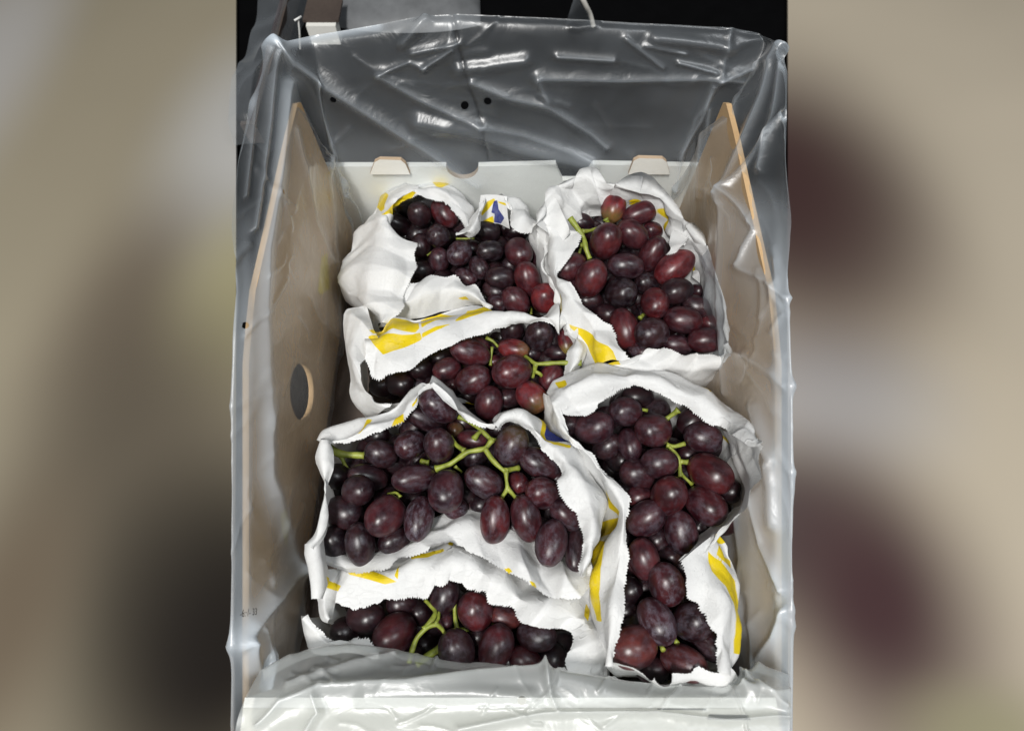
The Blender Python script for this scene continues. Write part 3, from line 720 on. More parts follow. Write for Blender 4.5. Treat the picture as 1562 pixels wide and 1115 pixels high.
# ================================================================== GRAPES  (x, y, a, b, angle, layer, tone, bloom, green)
make_bunch('dark grape bunch in the far left bag, half hidden by folded paper', R3, 4.289, Z(-0.396), [
    (600, 332, 85, 76, 60, 0, 'd', .2, 0), (765, 325, 108, 76, 50, 0.2, 'r', .5, 0), (450, 400, 100, 70, 20, 1.2, 'v', 0, 0), (725, 475, 80, 76, 20, -.3, 'd', .4, 0),
    (610, 540, 84, 66, 80, .9, 'd', .2, 0), (730, 630, 82, 66, 90, .8, 'p', .4, 0), (862, 585, 90, 78, -50, 0, 'p', .9, 0), (1040, 445, 92, 74, 10, .6, 'v', .1, 0),
    (1060, 570, 92, 68, 2, 0, 'v', .3, 0), (990, 680, 82, 66, 60, .6, 'd', .4, 0), (1250, 580, 98, 90, 60, -.2, 'm', .3, 0), (1365, 575, 112, 68, 88, .8, 'p', .2, 0),
    (1310, 755, 120, 86, 70, -.3, 'r', .3, 0), (1130, 745, 102, 74, 0, .1, 'd', .2, 0), (1090, 835, 84, 64, 30, 1, 'd', .3, 0), (1420, 882, 100, 92, 80, -.5, 'R', .3, 0),
    (1230, 895, 106, 82, 45, -.2, 'm', .4, 0), (1110, 915, 76, 62, 0, .9, 'p', .6, 0), (620, 700, 80, 68, 0, 1.6, 'v', .1, 0), (905, 740, 78, 54, 30, .9, 'p', .6, 0),
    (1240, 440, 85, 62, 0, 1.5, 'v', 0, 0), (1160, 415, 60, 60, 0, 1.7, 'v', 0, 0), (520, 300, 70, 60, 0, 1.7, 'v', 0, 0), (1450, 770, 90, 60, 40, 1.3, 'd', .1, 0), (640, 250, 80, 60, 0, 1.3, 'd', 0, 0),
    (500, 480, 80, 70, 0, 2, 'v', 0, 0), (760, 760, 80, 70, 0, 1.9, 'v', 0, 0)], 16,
    [([(1330, 985), (1332, 955), (1325, 930)], 16, 12, -12), ([(700, 560), (650, 600)], 10, 10, -8), ([(840, 490), (960, 490)], 14, 12, -14)], 11)
make_bunch('red grape bunch heaped out of the far right bag, cut stalk at its upper left', R4, 3.013, Z(-0.376), [
    (347, 264, 70, 58, 100, -.3, 'R', .2, .45), (470, 290, 86, 52, -20, -.3, 'm', .2, 0), (205, 335, 60, 46, 20, 1, 'd', .1, 0), (313, 418, 86, 74, 110, -1.0, 'r', .3, 0),
    (435, 385, 82, 62, 35, -.1, 'm', .2, 0), (530, 370, 48, 42, 30, .8, 'm', .2, 0), (527, 475, 88, 58, 115, .5, 'm', .3, 0), (405, 530, 86, 59, 8, -.3, 'p', .4, 0),
    (155, 532, 72, 62, -25, 0, 'm', .3, 0), (247, 585, 90, 70, 110, -.7, 'r', .3, 0), (630, 535, 102, 68, -38, -.2, 'R', .4, 0), (383, 655, 74, 70, 0, .3, 'v', .4, 0),
    (500, 610, 56, 50, 20, 1, 'v', .3, 0), (640, 645, 76, 62, -10, -.1, 'd', .2, 0), (538, 700, 73, 64, 80, -.3, 'r', .3, 0), (735, 718, 74, 52, 25, .4, 'd', .2, 0),
    (668, 778, 88, 61, 10, -.2, 'm', .3, 0), (398, 815, 98, 64, 75, .3, 'r', .2, 0), (525, 840, 80, 74, 0, -.4, 'd', .5, 0), (772, 870, 84, 60, 0, -.1, 'm', .3, 0),
    (640, 892, 72, 46, 10, .9, 'p', .4, 0), (470, 922, 58, 38, 20, .8, 'p', .7, 0), (800, 800, 62, 46, 20, 1, 'm', .1, 0), (150, 630, 54, 44, 30, 1.4, 'p', .2, 0),
    (235, 690, 66, 48, 0, 1.5, 'd', .1, 0), (310, 750, 56, 50, 0, 1.8, 'd', .1, 0), (730, 645, 38, 32, 0, 1, 'd', .1, 0), (255, 378, 60, 52, 0, 1, 'd', .2, 0)], 16,
    [([(150, 310, 16), (185, 360, 13), (212, 400, 10), (222, 450, 8), (240, 497, 4)], 27, 18, 10), ([(205, 372, 12), (240, 368, 8), (275, 358, 4)], 18, 16, 10), ([(205, 432, 8), (200, 445, 2), (190, 475, -2)], 16, 14, 5), ([(312, 312, 3), (322, 330, 0)], 24, 18, 8), ([(470, 770, -8), (500, 740, -12)], 18, 14, -8)], 12)
make_bunch('reddish grape bunch with a green stalk pointing right, in the wide yellow-striped bag', R5, 3.905, Z(-0.382), [
    (808, 342, 126, 82, 22, -.3, 'm', .5, 0), (860, 300, 78, 52, 30, .9, 'm', .3, 0), (1068, 322, 97, 62, 10,   .3, 'R', .5, .3), (1222, 240, 96, 86, 90, 0, 'd', .5, 0),
    (1060, 210, 84, 70, 110, 1, 'd', .2, 0), (1056, 456, 120, 99, -12, -1, 'r', .5, 0), (830, 505, 112, 86, -22, -.3, 'm', .5, 0), (670, 442, 88, 70, -20, .4, 'm', .3, 0),
    (700, 535, 64, 60, 0, 1, 'm', .4, 0), (920, 642, 106, 83, 100, 0, 'm', .3, 0), (1175, 607, 106, 84, 50, -.3, 'R', .4, .35), (1040, 612, 72, 62, 0, .9, 'd', .2, 0),
    (1290, 490, 88, 68, -60, .3, 'r', .3, 0), (1320, 342, 74, 46, 10, .9, 'd', .2, 0), (1378, 275, 82, 46, 80, .2, 'R', .4, .7), (640, 372, 70, 55, 0, 1.5, 'v', 0, 0),
    (520, 440, 80, 66, 0, 1.8, 'v', 0, 0), (390, 530, 84, 70, 0, 2.2, 'v', 0, 0), (290, 540, 84, 70, 0, 2.5, 'v', 0, 0), (1360, 170, 70, 50, 0, 1.0, 'd', .2, 0), (1180, 350, 60, 50, 0, 1.4, 'd', .1, 0), (960, 400, 50, 45, 0, 1.4, 'm', .1, 0)], 18,
    [([(1472, 405, 12), (1330, 404, 11), (1205, 410, 9), (1165, 385, 6), (1138, 368, 3)], 32, 18, 10), ([(1200, 408, 9), (1192, 450, 5), (1182, 490, 0)], 26, 18, 5), ([(1195, 455, 5), (1225, 470, 4), (1242, 492, 0)], 20, 22, 4), ([(905, 255, 0), (945, 275, 0), (975, 308, -3)], 18, 14, 0), ([(940, 310, -2), (930, 420, -6)], 16, 14, -5), ([(1408, 320, 2), (1400, 370, -2)], 20, 16, 0)], 13)
make_bunch('dark frosted grape bunch with a forked green stalk in the large middle left bag', R6, 3.28, Z(-0.368), [
    (653, 130, 108, 76, 35, -.9, 'p', .8, 0), (590, 190, 112, 62, 22, .3, 'd', .4, 0), (510, 322, 80, 72, -30, 0, 'p', 1.0, 0), (655, 328, 90, 78, 72, -.5, 'p', .6, 0),
    (365, 368, 86, 66, 25, .5, 'd', .4, 0), (300, 485, 104, 62, 15, .9, 'd', .2, 0), (250, 550, 80, 76, 0, 0, 'd', .3, 0), (530, 492, 113, 71, -8, -.3, 'p', .5, 0),
    (690, 552, 106, 87, 96, -.8, 'p', .5, 0), (178, 658, 98, 80, 20, .4, 'd', .3, 0), (385, 677, 107, 92, -50, -.6, 'm', .3, 0), (555, 692, 116, 73, 100, -.2, 'p', 1.0, 0),
    (260, 822, 112, 74, 76, .1, 'd', .4, 0), (130, 812, 84, 72, 70, 1, 'v', .2, 0), (430, 800, 82, 64, -20, .7, 'd', .4, 0), (880, 507, 106, 74, 30, .2, 'p', .7, 0),
    (820, 297, 80, 48, 10, .9, 'm', .2, 0), (732, 250, 46, 44, 0, 1.3, 'm', .2, .2), (1015, 327, 106, 83, -65, -.5, 'p', .7, .15), (1155, 417, 112, 72, 32, .1, 'p', .7, 0),
    (1050, 515, 58, 54, 60, .7, 'r', .3, 0), (1172, 562, 87, 79, 20, -.3, 'm', .6, 0), (935, 697, 118, 74, 93, -.4, 'r', .6, 0), (1090, 690, 120, 75, 75, -.1, 'm', .5, 0),
    (1217, 812, 118, 81, 103, -.5, 'p', .7, 0), (1290, 672, 94, 66, 45, .0, 'p', .6, 0), (1335, 850, 106, 48, 95, .6, 'd', .4, 0), (738, 640, 62, 54, 0, 1.2, 'p', 1.0, 0),
    (150, 480, 74, 66, 0, 1.8, 'v', .1, 0), (1225, 475, 70, 55, 40, .8, 'd', .3, 0), (790, 212, 70, 55, 10, 1.3, 'd', .1, 0), (340, 270, 66, 55, 0, 2.0, 'v', .1, 0), (880, 620, 70, 60, 0, 2.2, 'v', .2, 0), (960, 240, 70, 55, 0, 1.2, 'v', .2, 0)], 18,
    [([(755, 183, 6), (810, 210, 7), (862, 246, 8), (918, 300, 8)], 24, 22, 6), ([(832, 290, 2), (855, 262, 6), (872, 254, 8)], 26, 16, 6), ([(918, 300, 8), (885, 340, 8), (800, 358, 7), (765, 380, 5), (710, 418, 3), (640, 442, 0)], 28, 24, 5), ([(782, 352, 7), (740, 322, 4), (715, 282, 0)], 22, 18, 3),
     ([(885, 343, 8), (922, 398, 8), (965, 440, 8), (990, 458, 7)], 24, 24, 8), ([(985, 455, 7), (1015, 445, 4), (1052, 438, 1)], 28, 24, 3), ([(990, 455, 7), (992, 500, 7), (996, 542, 6), (970, 585, 3)], 24, 18, 6), ([(996, 540, 6), (1020, 565, 4), (1042, 592, 1)], 22, 18, 4), ([(915, 300, 8), (945, 298, 2)], 22, 16, 4),
     ([(92, 328, -8), (160, 368, -10), (280, 376, -12)], 40, 30, -8), ([(162, 368, -10), (178, 410, -12), (198, 452, -16)], 24, 20, -10), ([(400, 572, 0), (440, 562, 2), (462, 585, 3)], 16, 16, 2), ([(565, 405, -6), (605, 412, -5)], 24, 20, -5), ([(735, 430, 0), (770, 460, -6)], 14, 12, -3)], 14)
make_bunch('long purple grape bunch in the tall narrow bag at the right', R8, 1.9736, Z(-0.370), [
    (264, 153, 49, 44, 0, -.2, 'p', .4, 0), (170, 202, 61, 48, -15, .1, 'p', .4, 0), (98, 195, 38, 32, 0, .8, 'd', .3, 0), (277, 252, 51, 36, 80, .3, 'p', .3, 0),
    (210, 257, 48, 38, -30, .8, 'd', .3, 0), (348, 210, 55, 51, 0, -.5, 'm', .4, 0), (468, 178, 54, 38, -40, .7, 'd', .2, 0), (498, 232, 57, 45, 15, 0, 'p', .6, 0),
    (367, 308, 57, 45, 0, -.3, 'p', .4, 0), (300, 342, 54, 46, 20, .3, 'p', .3, 0), (518, 338, 72, 53, 33, -.4, 'r', .3, 0), (395, 407, 60, 53, -50, -.7, 'r', .3, 0),
    (505, 435, 66, 53, 40, 0, 'm', .5, 0), (325, 475, 64, 48, -35, 0, 'p', .5, 0), (432, 516, 67, 48, 80, 0, 'p', .6, 0), (320, 596, 62, 46, 80, 0, 'm', .3, 0),
    (388, 672, 62, 53, 80, -.4, 'm', .8, 0), (358, 783, 71, 53, 62, -.3, 'p', 1.0, 0), (465, 785, 60, 54, -20, -.3, 'd', .6, 0), (288, 862, 73, 61, -18, -.4, 'n', .4, 0),
    (440, 908, 72, 50, 25, -.1, 'n', .6, 0), (515, 850, 70, 46, 30, .5, 'd', .4, 0), (395, 590, 38, 34, 0, 1, 'd', .2, 0), (272, 690, 46, 40, 0, 1.5, 'v', .1, 0), (255, 750, 46, 40, 0, 1.6, 'v', .1, 0),
    (572, 392, 44, 38, 0, 1, 'd', .2, 0), (308, 410, 42, 34, 0, .9, 'm', .2, 0), (460, 282, 40, 34, 0, 1, 'd', .1, 0), (350, 540, 50, 44, 0, 1.4, 'd', .2, 0), (345, 930, 50, 40, 0, 1, 'd', .1, 0), (245, 300, 40, 36, 0, 1.6, 'v', .1, 0), (480, 500, 40, 38, 0, 1.6, 'v', .1, 0), (300, 110, 50, 36, 0, 1.6, 'v', .1, 0), (440, 620, 46, 36, 30, 1.4, 'd', .2, 0)], 22,
    [([(425, 148, 8), (385, 178, 1)], 18, 15, 5), ([(388, 254, 0), (412, 258, -1), (442, 250, -2)], 13, 13, -1), ([(395, 258, 0), (425, 295, 1), (430, 350, 0)], 12, 11, 0), ([(428, 304, 1), (455, 306, 0)], 13, 18, 1), ([(430, 340, 0), (465, 372, -4)], 12, 10, -2), ([(378, 870, 4), (368, 850, -1)], 12, 12, 2), ([(420, 850, 2), (410, 830, -2)], 12, 12, 0), ([(300, 145, -4), (330, 150, -6)], 10, 10, -5)], 15)
make_bunch('dark grape bunch with curved pale green stalks in the front bag', R7, 3.063, Z(-0.394), [
    (700, 400, 86, 68, -70, .4, 'd', .3, 0), (843, 465, 90, 79, 60, -.2, 'r', .4, 0), (985, 492, 76, 50, 10, .5, 'n', .4, 0), (465, 570, 106, 88, -30, .2, 'm', .2, 0),
    (330, 492, 90, 74, 10, 1, 'd', .1, 0), (700, 512, 52, 46, 90, 1, 'p', .2, 0), (755, 646, 96, 86, 60, -.5, 'd', .5, 0), (938, 632, 103, 82, -65, -.3, 'm', .5, 0),
    (1130, 580, 96, 70, 10, 0, 'd', .5, 0), (1075, 692, 82, 58, 20, .3, 'm', .3, 0), (1200, 680, 70, 62, 0, 1, 'v', .2, 0), (590, 470, 66, 60, 0, 1.6, 'v', .1, 0),
    (620, 622, 70, 62, 0, 1.6, 'v', .1, 0), (500, 430, 74, 60, 0, 1.2, 'd', .1, 0), (870, 582, 64, 54, 0, 1, 'd', .2, 0), (1250, 620, 66, 60, 0, 1, 'v', .1, 0), (240, 560, 76, 66, 0, 1.7, 'v', .1, 0), (540, 690, 76, 66, 0, 1.5, 'v', .1, 0), (860, 730, 66, 56, 0, 1, 'v', .1, 0), (1180, 740, 70, 56, 0, 1, 'd', .1, 0)], 16,
    [([(535, 705, 6), (545, 655, 7), (570, 590, 7), (615, 543, 7), (660, 527, 6), (688, 550, 3), (702, 575, 0)], 24, 20, 6), ([(600, 550, 7), (640, 505, 5), (655, 465, 2), (610, 415, -4)], 24, 16, 4), ([(655, 528, 6), (670, 498, 4), (672, 465, 0)], 20, 16, 3), ([(745, 430, -2), (748, 490, -2), (757, 552, -2)], 20, 22, -2), ([(565, 712, 4), (620, 675, 2), (680, 635, 0)], 34, 32, 2), ([(740, 565, -2), (780, 555, -3), (825, 540, -6)], 30, 24, -3), ([(925, 535, -2), (955, 522, -6)], 18, 16, -4), ([(845, 722, -6), (872, 708, -8)], 26, 20, -6)], 16)

# ================================================================== FILM LINER
liner = thing('plastic_liner', 'clear crinkled plastic liner standing up round the bags inside the crate', 'plastic liner', (0, 0.13, 0.012))
def film_sheet(name, P, ridges, holes=(), milky=None, cr=0.6, seed=3.0):
    nu, nv, _ = P.shape; N = grid_normals(P); pix = proj(P); D = np.zeros((nu, nv)); RM = np.zeros((nu, nv))
    for (line, h, w, kind) in ridges:
        d = poly_dist(pix, line)
        D += 1.7 * h * (np.exp(-np.sqrt(d * d + (0.3 * w) ** 2) / w) if kind == 's' else np.exp(-(d / w) ** 2))
        RM += 0.035 * h * np.exp(-(d / (w * 0.8)) ** 2) + (0.16 * min(1.0, h / 3.0) * np.exp(-(d / 2.2) ** 2) if kind == 's' else 0)
    o = Vector((seed, seed * 2, seed * 3))
    for i in range(nu):
        for j in range(nv):
            p = Vector(P[i, j]) + o; q = p + nvec(p * 9) * 0.02
            a = (0.3 - abs(noise.noise(q * 13))) * 2.6
            b = (0.3 - abs(noise.noise(q * 34 + Vector((3, 3, 1))))) * 0.9
            D[i, j] += (a + b) * cr
    Q = (P + N * (D * 0.001)[..., None]).reshape(-1, 3); pf = pix.reshape(-1, 2); F = grid_faces(nu, nv)
    for (hx, hy, r) in holes:
        d = np.hypot(pf[:, 0] - hx, pf[:, 1] - hy); kill = (d[F] < r * 0.75).any(1)
        ring = np.setdiff1d(np.unique(F[kill]), np.where(d < r * 0.75)[0]); F = F[~kill]
        dirs = (pf[ring] - [hx, hy]) / d[ring][:, None]; mv = dirs * (r - d[ring])[:, None]
        dep = (Q[ring] - CAM) @ FWD
        Q[ring] += (mv[:, :1] * RT - mv[:, 1:] * UP) * (dep / FPX)[:, None]
    mk = RM.ravel() * 0.65
    if milky is not None: mk = mk + milky(pix).ravel()
    return mesh_obj(name, Q, F, M_FOLD if name == 'film_fold' else M_FILM, liner, True, {'milky': mk})

cols = []
def zz(y): return (rim(y * K) - H) / K
for y in (-0.0585, -0.02, 0.02, 0.06, 0.10, 0.137, 0.17, 0.20, 0.244, 0.28, 0.308):
    r = zz(y)
    if y <= 0.14: t, e = (-0.1452, y, r + 0.005), (-0.1472, y, r - 0.001)
    else:
        xt, zt = {0.17: (-.1500, -.252), 0.20: (-.1555, -.2455), 0.244: (-.160, -.243), 0.28: (-.157, -.239), 0.308: (-.154, -.236)}[y]
        t, e = (xt + .002, y, zt - .004), (xt, y, zt)
    cols.append([(-0.139, y, -.456), (-0.1388, y, -.385), (-0.1375, y, r - 0.022), t, e])
cols.append([(-0.130, .300, -.456), (-0.126, .302, -.385), (-0.139, .3135, -.30), (-.151, .327, -.240), (-.153, .330, -.234)])
for px, py in ((480, 54), (530, 46), (575, 38), (640, 25), (700, 22), (770, 25), (840, 28), (900, 31), (960, 35), (1040, 39), (1115, 43), (1160, 52)):
    e = on_y(px, py, 0.350) - CAM; t = on_y(px, py + 40, 0.340) - CAM; u = on_y(px, 275, 0.3125) - CAM
    u[0] = np.clip(u[0], -.139, .139)
    cols.append([(np.clip(u[0], -.128, .128), .306, -.456), (np.clip(u[0], -.126, .126), .304, -.385), tuple(u), tuple(t), tuple(e)])
cols.append([(0.128, .300, -.456), (0.124, .302, -.385), (0.139, .3135, -.30), (.166, .327, -.240), (.1695, .330, -.233)])
for y in (0.308, 0.28, 0.244, 0.20, 0.17, 0.137, 0.10, 0.06, 0.02, -0.02, -0.0585):
    r = zz(y)
    if y <= 0.14: t, e = (0.1452, y, r + 0.005), (0.1472, y, r - 0.001)
    else:
        xt, zt = {0.17: (.1500, -.252), 0.20: (.1555, -.2455), 0.244: (.160, -.243), 0.28: (.166, -.239), 0.308: (.170, -.235)}[y]
        t, e = (xt - .002, y, zt - .004), (xt, y, zt)
    cols.append([(0.139, y, -.456), (0.1388, y, -.385), (0.136, y, r - 0.022), t, e])
cols = np.array(cols) * K
cols[:, 0, 2] = -0.456; cols[:, 1, 2] = -0.405; cols = cols + [0, 0, H]
nU = 900
rails = [catmull(cols[:, k], 3000) for k in range(5)]
# keep columns aligned: resample every rail by control index rather than by its own length
def by_index(C, n):
    idx = np.linspace(0, len(C) - 1, n); base = np.arange(len(C))
    dense = []
    for k in range(3):
        # monotone-ish smooth interpolation
        f = np.interp(idx, base, C[:, k]); dense.append(f)
    D = np.stack(dense, -1); ker = np.array([1, 4, 7, 9, 7, 4, 1.]); ker /= ker.sum()
    for _ in range(3):
        E = np.vstack([D[:1]] * 3 + [D] + [D[-1:]] * 3); D = sum(E[i:i + len(D)] * ker[i] for i in range(7))
    return D
P = across([by_index(cols[:, k], nU) for k in range(5)], np.concatenate([np.linspace(0, .25, 20)[:-1], np.linspace(.25, .5, 60)[:-1], np.linspace(.5, .75, 150)[:-1], np.linspace(.75, 1, 40)]))
ridges = [
    # back sheet
    ([(425, 78), (480, 118), (560, 170), (640, 220), (728, 280)], 5.0, 11, 's'), ([(578, 114), (640, 150), (690, 172), (735, 190)], 3.2, 7, 's'), ([(735, 190), (800, 205), (870, 228), (905, 243)], 2.6, 8, 's'),
    ([(718, 124), (780, 148), (835, 160), (900, 200), (925, 222)], 4.0, 8, 's'), ([(640, 185), (720, 200), (790, 225), (900, 250)], 4.0, 14, 'g'),
    ([(690, 25), (712, 120), (735, 185), (745, 245)], -1.2, 2.5, 's'), ([(820, 118), (950, 122), (1095, 118), (1130, 122)], 3.2, 9, 's'), ([(835, 152), (820, 120)], 2.0, 6, 's'),
    ([(1115, 42), (1098, 118), (1060, 180), (1035, 240)], 1.8, 4, 's'), ([(1095, 120), (1140, 105), (1175, 94)], 3.0, 7, 's'), ([(700, 105), (760, 98), (800, 92)], 2.5, 10, 'g'), ([(850, 86), (935, 92)], 2.6, 5, 's'),
    ([(955, 60), (1010, 102)], 2.0, 3.5, 's'), ([(985, 70), (1045, 82)], 1.8, 3, 's'), ([(1035, 95), (1090, 108)], 2.6, 4, 's'), ([(630, 80), (700, 66)], 2.6, 6, 's'), ([(645, 104), (690, 75)], 2.4, 4, 's'), ([(615, 66), (650, 30)], 2.6, 8, 'g'),
    ([(1000, 60), (1060, 66), (1110, 74)], 2.2, 9, 'g'), ([(580, 112), (625, 94), (650, 104)], 2.0, 4, 's'),
    # left corner and left wall
    ([(420, 70), (440, 95), (480, 122)], 3.0, 6, 's'), ([(478, 122), (492, 170), (512, 230), (528, 300), (535, 380)], 3.2, 4, 's'), ([(495, 250), (505, 330), (512, 420), (518, 540)], 2.4, 5, 's'), ([(505, 235), (497, 258)], 3, 5, 's'),
    ([(415, 80), (408, 180), (398, 260), (385, 350)], 3.6, 5, 's'), ([(437, 130), (425, 260), (405, 380), (398, 480), (400, 560), (404, 640), (405, 725), (450, 866)], 4.5, 10, 's'), ([(450, 200), (480, 340), (505, 400)], 2.0, 5, 's'),
    ([(395, 90), (385, 180), (372, 300)], 2.5, 5, 's'), ([(452, 866), (420, 910), (385, 950), (363, 985)], 5.0, 8, 's'), ([(452, 866), (458, 940), (462, 1000)], 3, 5, 's'), ([(395, 960), (410, 1000), (405, 1050)], 4, 6, 's'), ([(375, 980), (385, 1020)], 4, 8, 'g'),
    # right corner and wall
    ([(1190, 72), (1165, 150), (1140, 210), (1118, 265), (1108, 300)], 5.0, 7, 's'), ([(1199, 175), (1155, 240), (1112, 292), (1135, 320), (1155, 352), (1140, 380), (1132, 405)], 4.2, 5, 's'), ([(1108, 300), (1106, 400), (1108, 520), (1112, 600)], 4.5, 7, 's'),
    ([(1085, 130), (1068, 180), (1040, 230), (1030, 290)], 3.0, 4, 's'), ([(1080, 165), (1072, 230), (1068, 300)], 3.0, 5, 's'), ([(1128, 135), (1120, 180), (1090, 200)], 2.4, 6, 's'), ([(1130, 410), (1170, 430), (1199, 455)], 2.4, 5, 's'), ([(1195, 100), (1180, 190), (1160, 260)], 3.5, 6, 's'),
    ([(1070, 380), (1090, 420), (1085, 470)], 4.0, 8, 's'), ([(1140, 540), (1180, 570), (1199, 590)], 3.0, 8, 's'), ([(1150, 760), (1165, 830), (1195, 900)], 3.5, 6, 's'), ([(1126, 770), (1135, 860), (1130, 960)], 3.0, 8, 's'), ([(1160, 1005), (1185, 970), (1199, 930)], 4.0, 7, 's'), ([(1150, 620), (1175, 700), (1180, 800)], 2.5, 9, 'g')]
def milk_u(pix):
    x, y = pix[..., 0], pix[..., 1]; m = np.zeros(x.shape)
    d = poly_dist(pix, [(437, 130), (425, 260), (405, 380), (390, 470), (390, 560), (400, 640), (402, 725), (440, 850)]); m += 0.30 * np.exp(-(d / 15) ** 2)
    m += 0.22 * np.exp(-((x - 1160) / 55) ** 2) * np.clip((y - 270) / 60, 0, 1) * np.clip((640 - y) / 250, .35, 1)
    d = poly_dist(pix, [(448, 868), (405, 925), (365, 975)]); m += 0.35 * np.exp(-(d / 22) ** 2)
    m += 0.45 * np.exp(-((x - 1115) / 26) ** 2) * np.clip((y - 720) / 120, 0, 1)
    m += 0.30 * np.exp(-((x - 435) / 40) ** 2) * np.clip((y - 900) / 60, 0, 1)
    m += 0.55 * np.exp(-(poly_dist(pix, [(415, 68), (480, 56), (575, 40)]) / 9) ** 2)
    m += 0.38 * np.exp(-((x - 366) / 15) ** 4) * np.clip((y - 300) / 180, 0, 1) + 0.45 * np.exp(-((x - 1197) / 15) ** 4) * np.clip((y - 300) / 180, 0, 1)
    m += 0.16 * np.exp(-((x - 1160) / 60) ** 2) * np.clip((y - 540) / 120, 0, 1)
    m += 0.10 * np.exp(-((y - 235) / 30) ** 2) * ((x > 500) & (x < 1060))
    return m
rr = random.Random(5)
def wrinkle(x, y, t, L):
    pts = [(x, y)]
    for q in range(4):
        t += rr.gauss(0, .28); x += L / 4 * math.cos(t); y += L / 4 * math.sin(t); pts.append((x, y))
    return pts
for k in range(26):                     # small random wrinkles of the back sheet
    x, y = rr.uniform(470, 1150), rr.uniform(35, 240); t = rr.choice([rr.gauss(.5, .35), rr.gauss(-.4, .4), rr.gauss(0, .25)]); L = rr.uniform(25, 110)
    ridges.append((wrinkle(x, y, t, L), rr.uniform(.2, .8), rr.uniform(2.5, 7), 's' if rr.random() < .5 else 'g'))
for k in range(90):                     # and of the side sheets
    sd = rr.choice((-1, 1)); x, y = 781 + sd * rr.uniform(290, 415), rr.uniform(240, 1040); t = math.pi / 2 + rr.gauss(-.15 * sd, .4); L = rr.uniform(25, 140)
    ridges.append((wrinkle(x, y, t, L), rr.uniform(.25, 1.1), rr.uniform(2.5, 7), 's' if rr.random() < .6 else 'g'))
film_sheet('film_wall', P, ridges, [(709, 160, 6), (744, 153, 6), (510, 150, 5), (425, 297, 4), (372, 497, 5)], milk_u, 0.7, 3.0)

# front of the liner: slack film folded over the near wall and the front bags
fr = [
    (Z(-0.384), [(402, 1040), (472, 1004), (562, 998), (700, 1024), (850, 1033), (1000, 1055), (1110, 1052), (1162, 1032), (1222, 1040)]),
    (Z(-0.372), [(400, 1030), (470, 992), (560, 985), (700, 1012), (850, 1022), (1000, 1045), (1110, 1042), (1162, 1020), (1222, 1030)]),
    (Z(-0.352), [(370, 1075), (470, 1048), (560, 1050), (700, 1042), (850, 1038), (1000, 1066), (1110, 1072), (1170, 1055), (1235, 1065)]),
    (Z(-0.350), [(350, 1110), (470, 1092), (560, 1088), (700, 1086), (850, 1082), (1000, 1086), (1110, 1096), (1180, 1090), (1245, 1100)]),
    (Z(-0.349), [(330, 1150), (470, 1140), (560, 1140), (700, 1135), (850, 1130), (1000, 1135), (1110, 1140), (1190, 1140), (1255, 1150)]),
    (Z(-0.365), [(330, 1220), (470, 1215), (560, 1210), (700, 1210), (850, 1210), (1000, 1210), (1110, 1210), (1190, 1210), (1255, 1210)])]
FR = [catmull([at(min(1204, max(359, px)), py, z) for px, py in pts], 420) for z, pts in fr]
PF = across(FR, np.linspace(0, 1, 110))
rf = [([(395, 1105), (430, 1070), (490, 1050), (620, 1048), (730, 1036), (830, 1030)], 4.5, 6, 's'), ([(440, 1045), (540, 1012), (600, 1000)], 2.5, 5, 's'), ([(832, 1030), (840, 1060), (850, 1082)], 3.5, 4, 's'), ([(840, 1035), (960, 1050), (1110, 1062), (1200, 1060)], 3.2, 6, 's'),
      ([(700, 1112), (830, 1088), (1000, 1084), (1100, 1098), (1199, 1090)], 3.6, 5, 's'), ([(480, 1062), (488, 1085), (470, 1115)], 4.5, 5, 's'), ([(1130, 1020), (1150, 1050), (1195, 1075)], 4, 5, 's'), ([(1160, 1020), (1140, 1060)], 3, 5, 's'), ([(370, 1060), (395, 1030), (440, 1000)], 3, 6, 's'), ([(560, 1062), (720, 1056), (810, 1062)], 2.0, 12, 'g')]
for k in range(45):
    x, y = rr.uniform(380, 1190), rr.uniform(1000, 1115); t = rr.gauss(0, .5); L = rr.uniform(10, 60)
    rf.append((wrinkle(x, y, t, L * 1.7), rr.uniform(.3, 1.1), rr.uniform(1.6, 4), 's' if rr.random() < .6 else 'g'))
film_sheet('film_fold', PF, rf, [(796, 1067, 7)], lambda p: 0.31 + 0.05 * np.clip((p[..., 1] - 1030) / 60, 0, 1) + 0.12 * np.exp(-(poly_dist(p, [(395, 1105), (430, 1070), (490, 1050), (620, 1048), (730, 1036), (830, 1030)]) / 10) ** 2), 0.7, 8.0)
# inkjet code printed on the film, lower left
cu = bpy.data.curves.new('printed_code', 'FONT'); cu.body = '-6:\u00b7/- 33'; cu.size = 0.0052; cu.extrude = 0.00005; cu.space_character = 1.15
tmp = bpy.data.objects.new('tmp', cu); COL.objects.link(tmp)
bpy.context.view_layer.update()
me = bpy.data.meshes.new_from_object(tmp.evaluated_get(bpy.context.evaluated_depsgraph_get())); bpy.data.objects.remove(tmp)
me.materials.clear(); me.materials.append(M_INK)
code = link(bpy.data.objects.new('printed_code', me), liner)
p0 = on_x(366, 941, -0.1485)
p1 = on_x(410, 934, -0.1470); ex = Vector(p1 - p0).normalized(); ez = (Vector(CAM) - Vector(p0)); ez = (ez - ex * ez.dot(ex)).normalized(); ey = ez.cross(ex)
code.matrix_local = Matrix.Translation(Vector(p0) - liner.location) @ Matrix((ex, ey, ez)).transposed().to_4x4()
code['label'] = 'small black dotted code printed on the film'

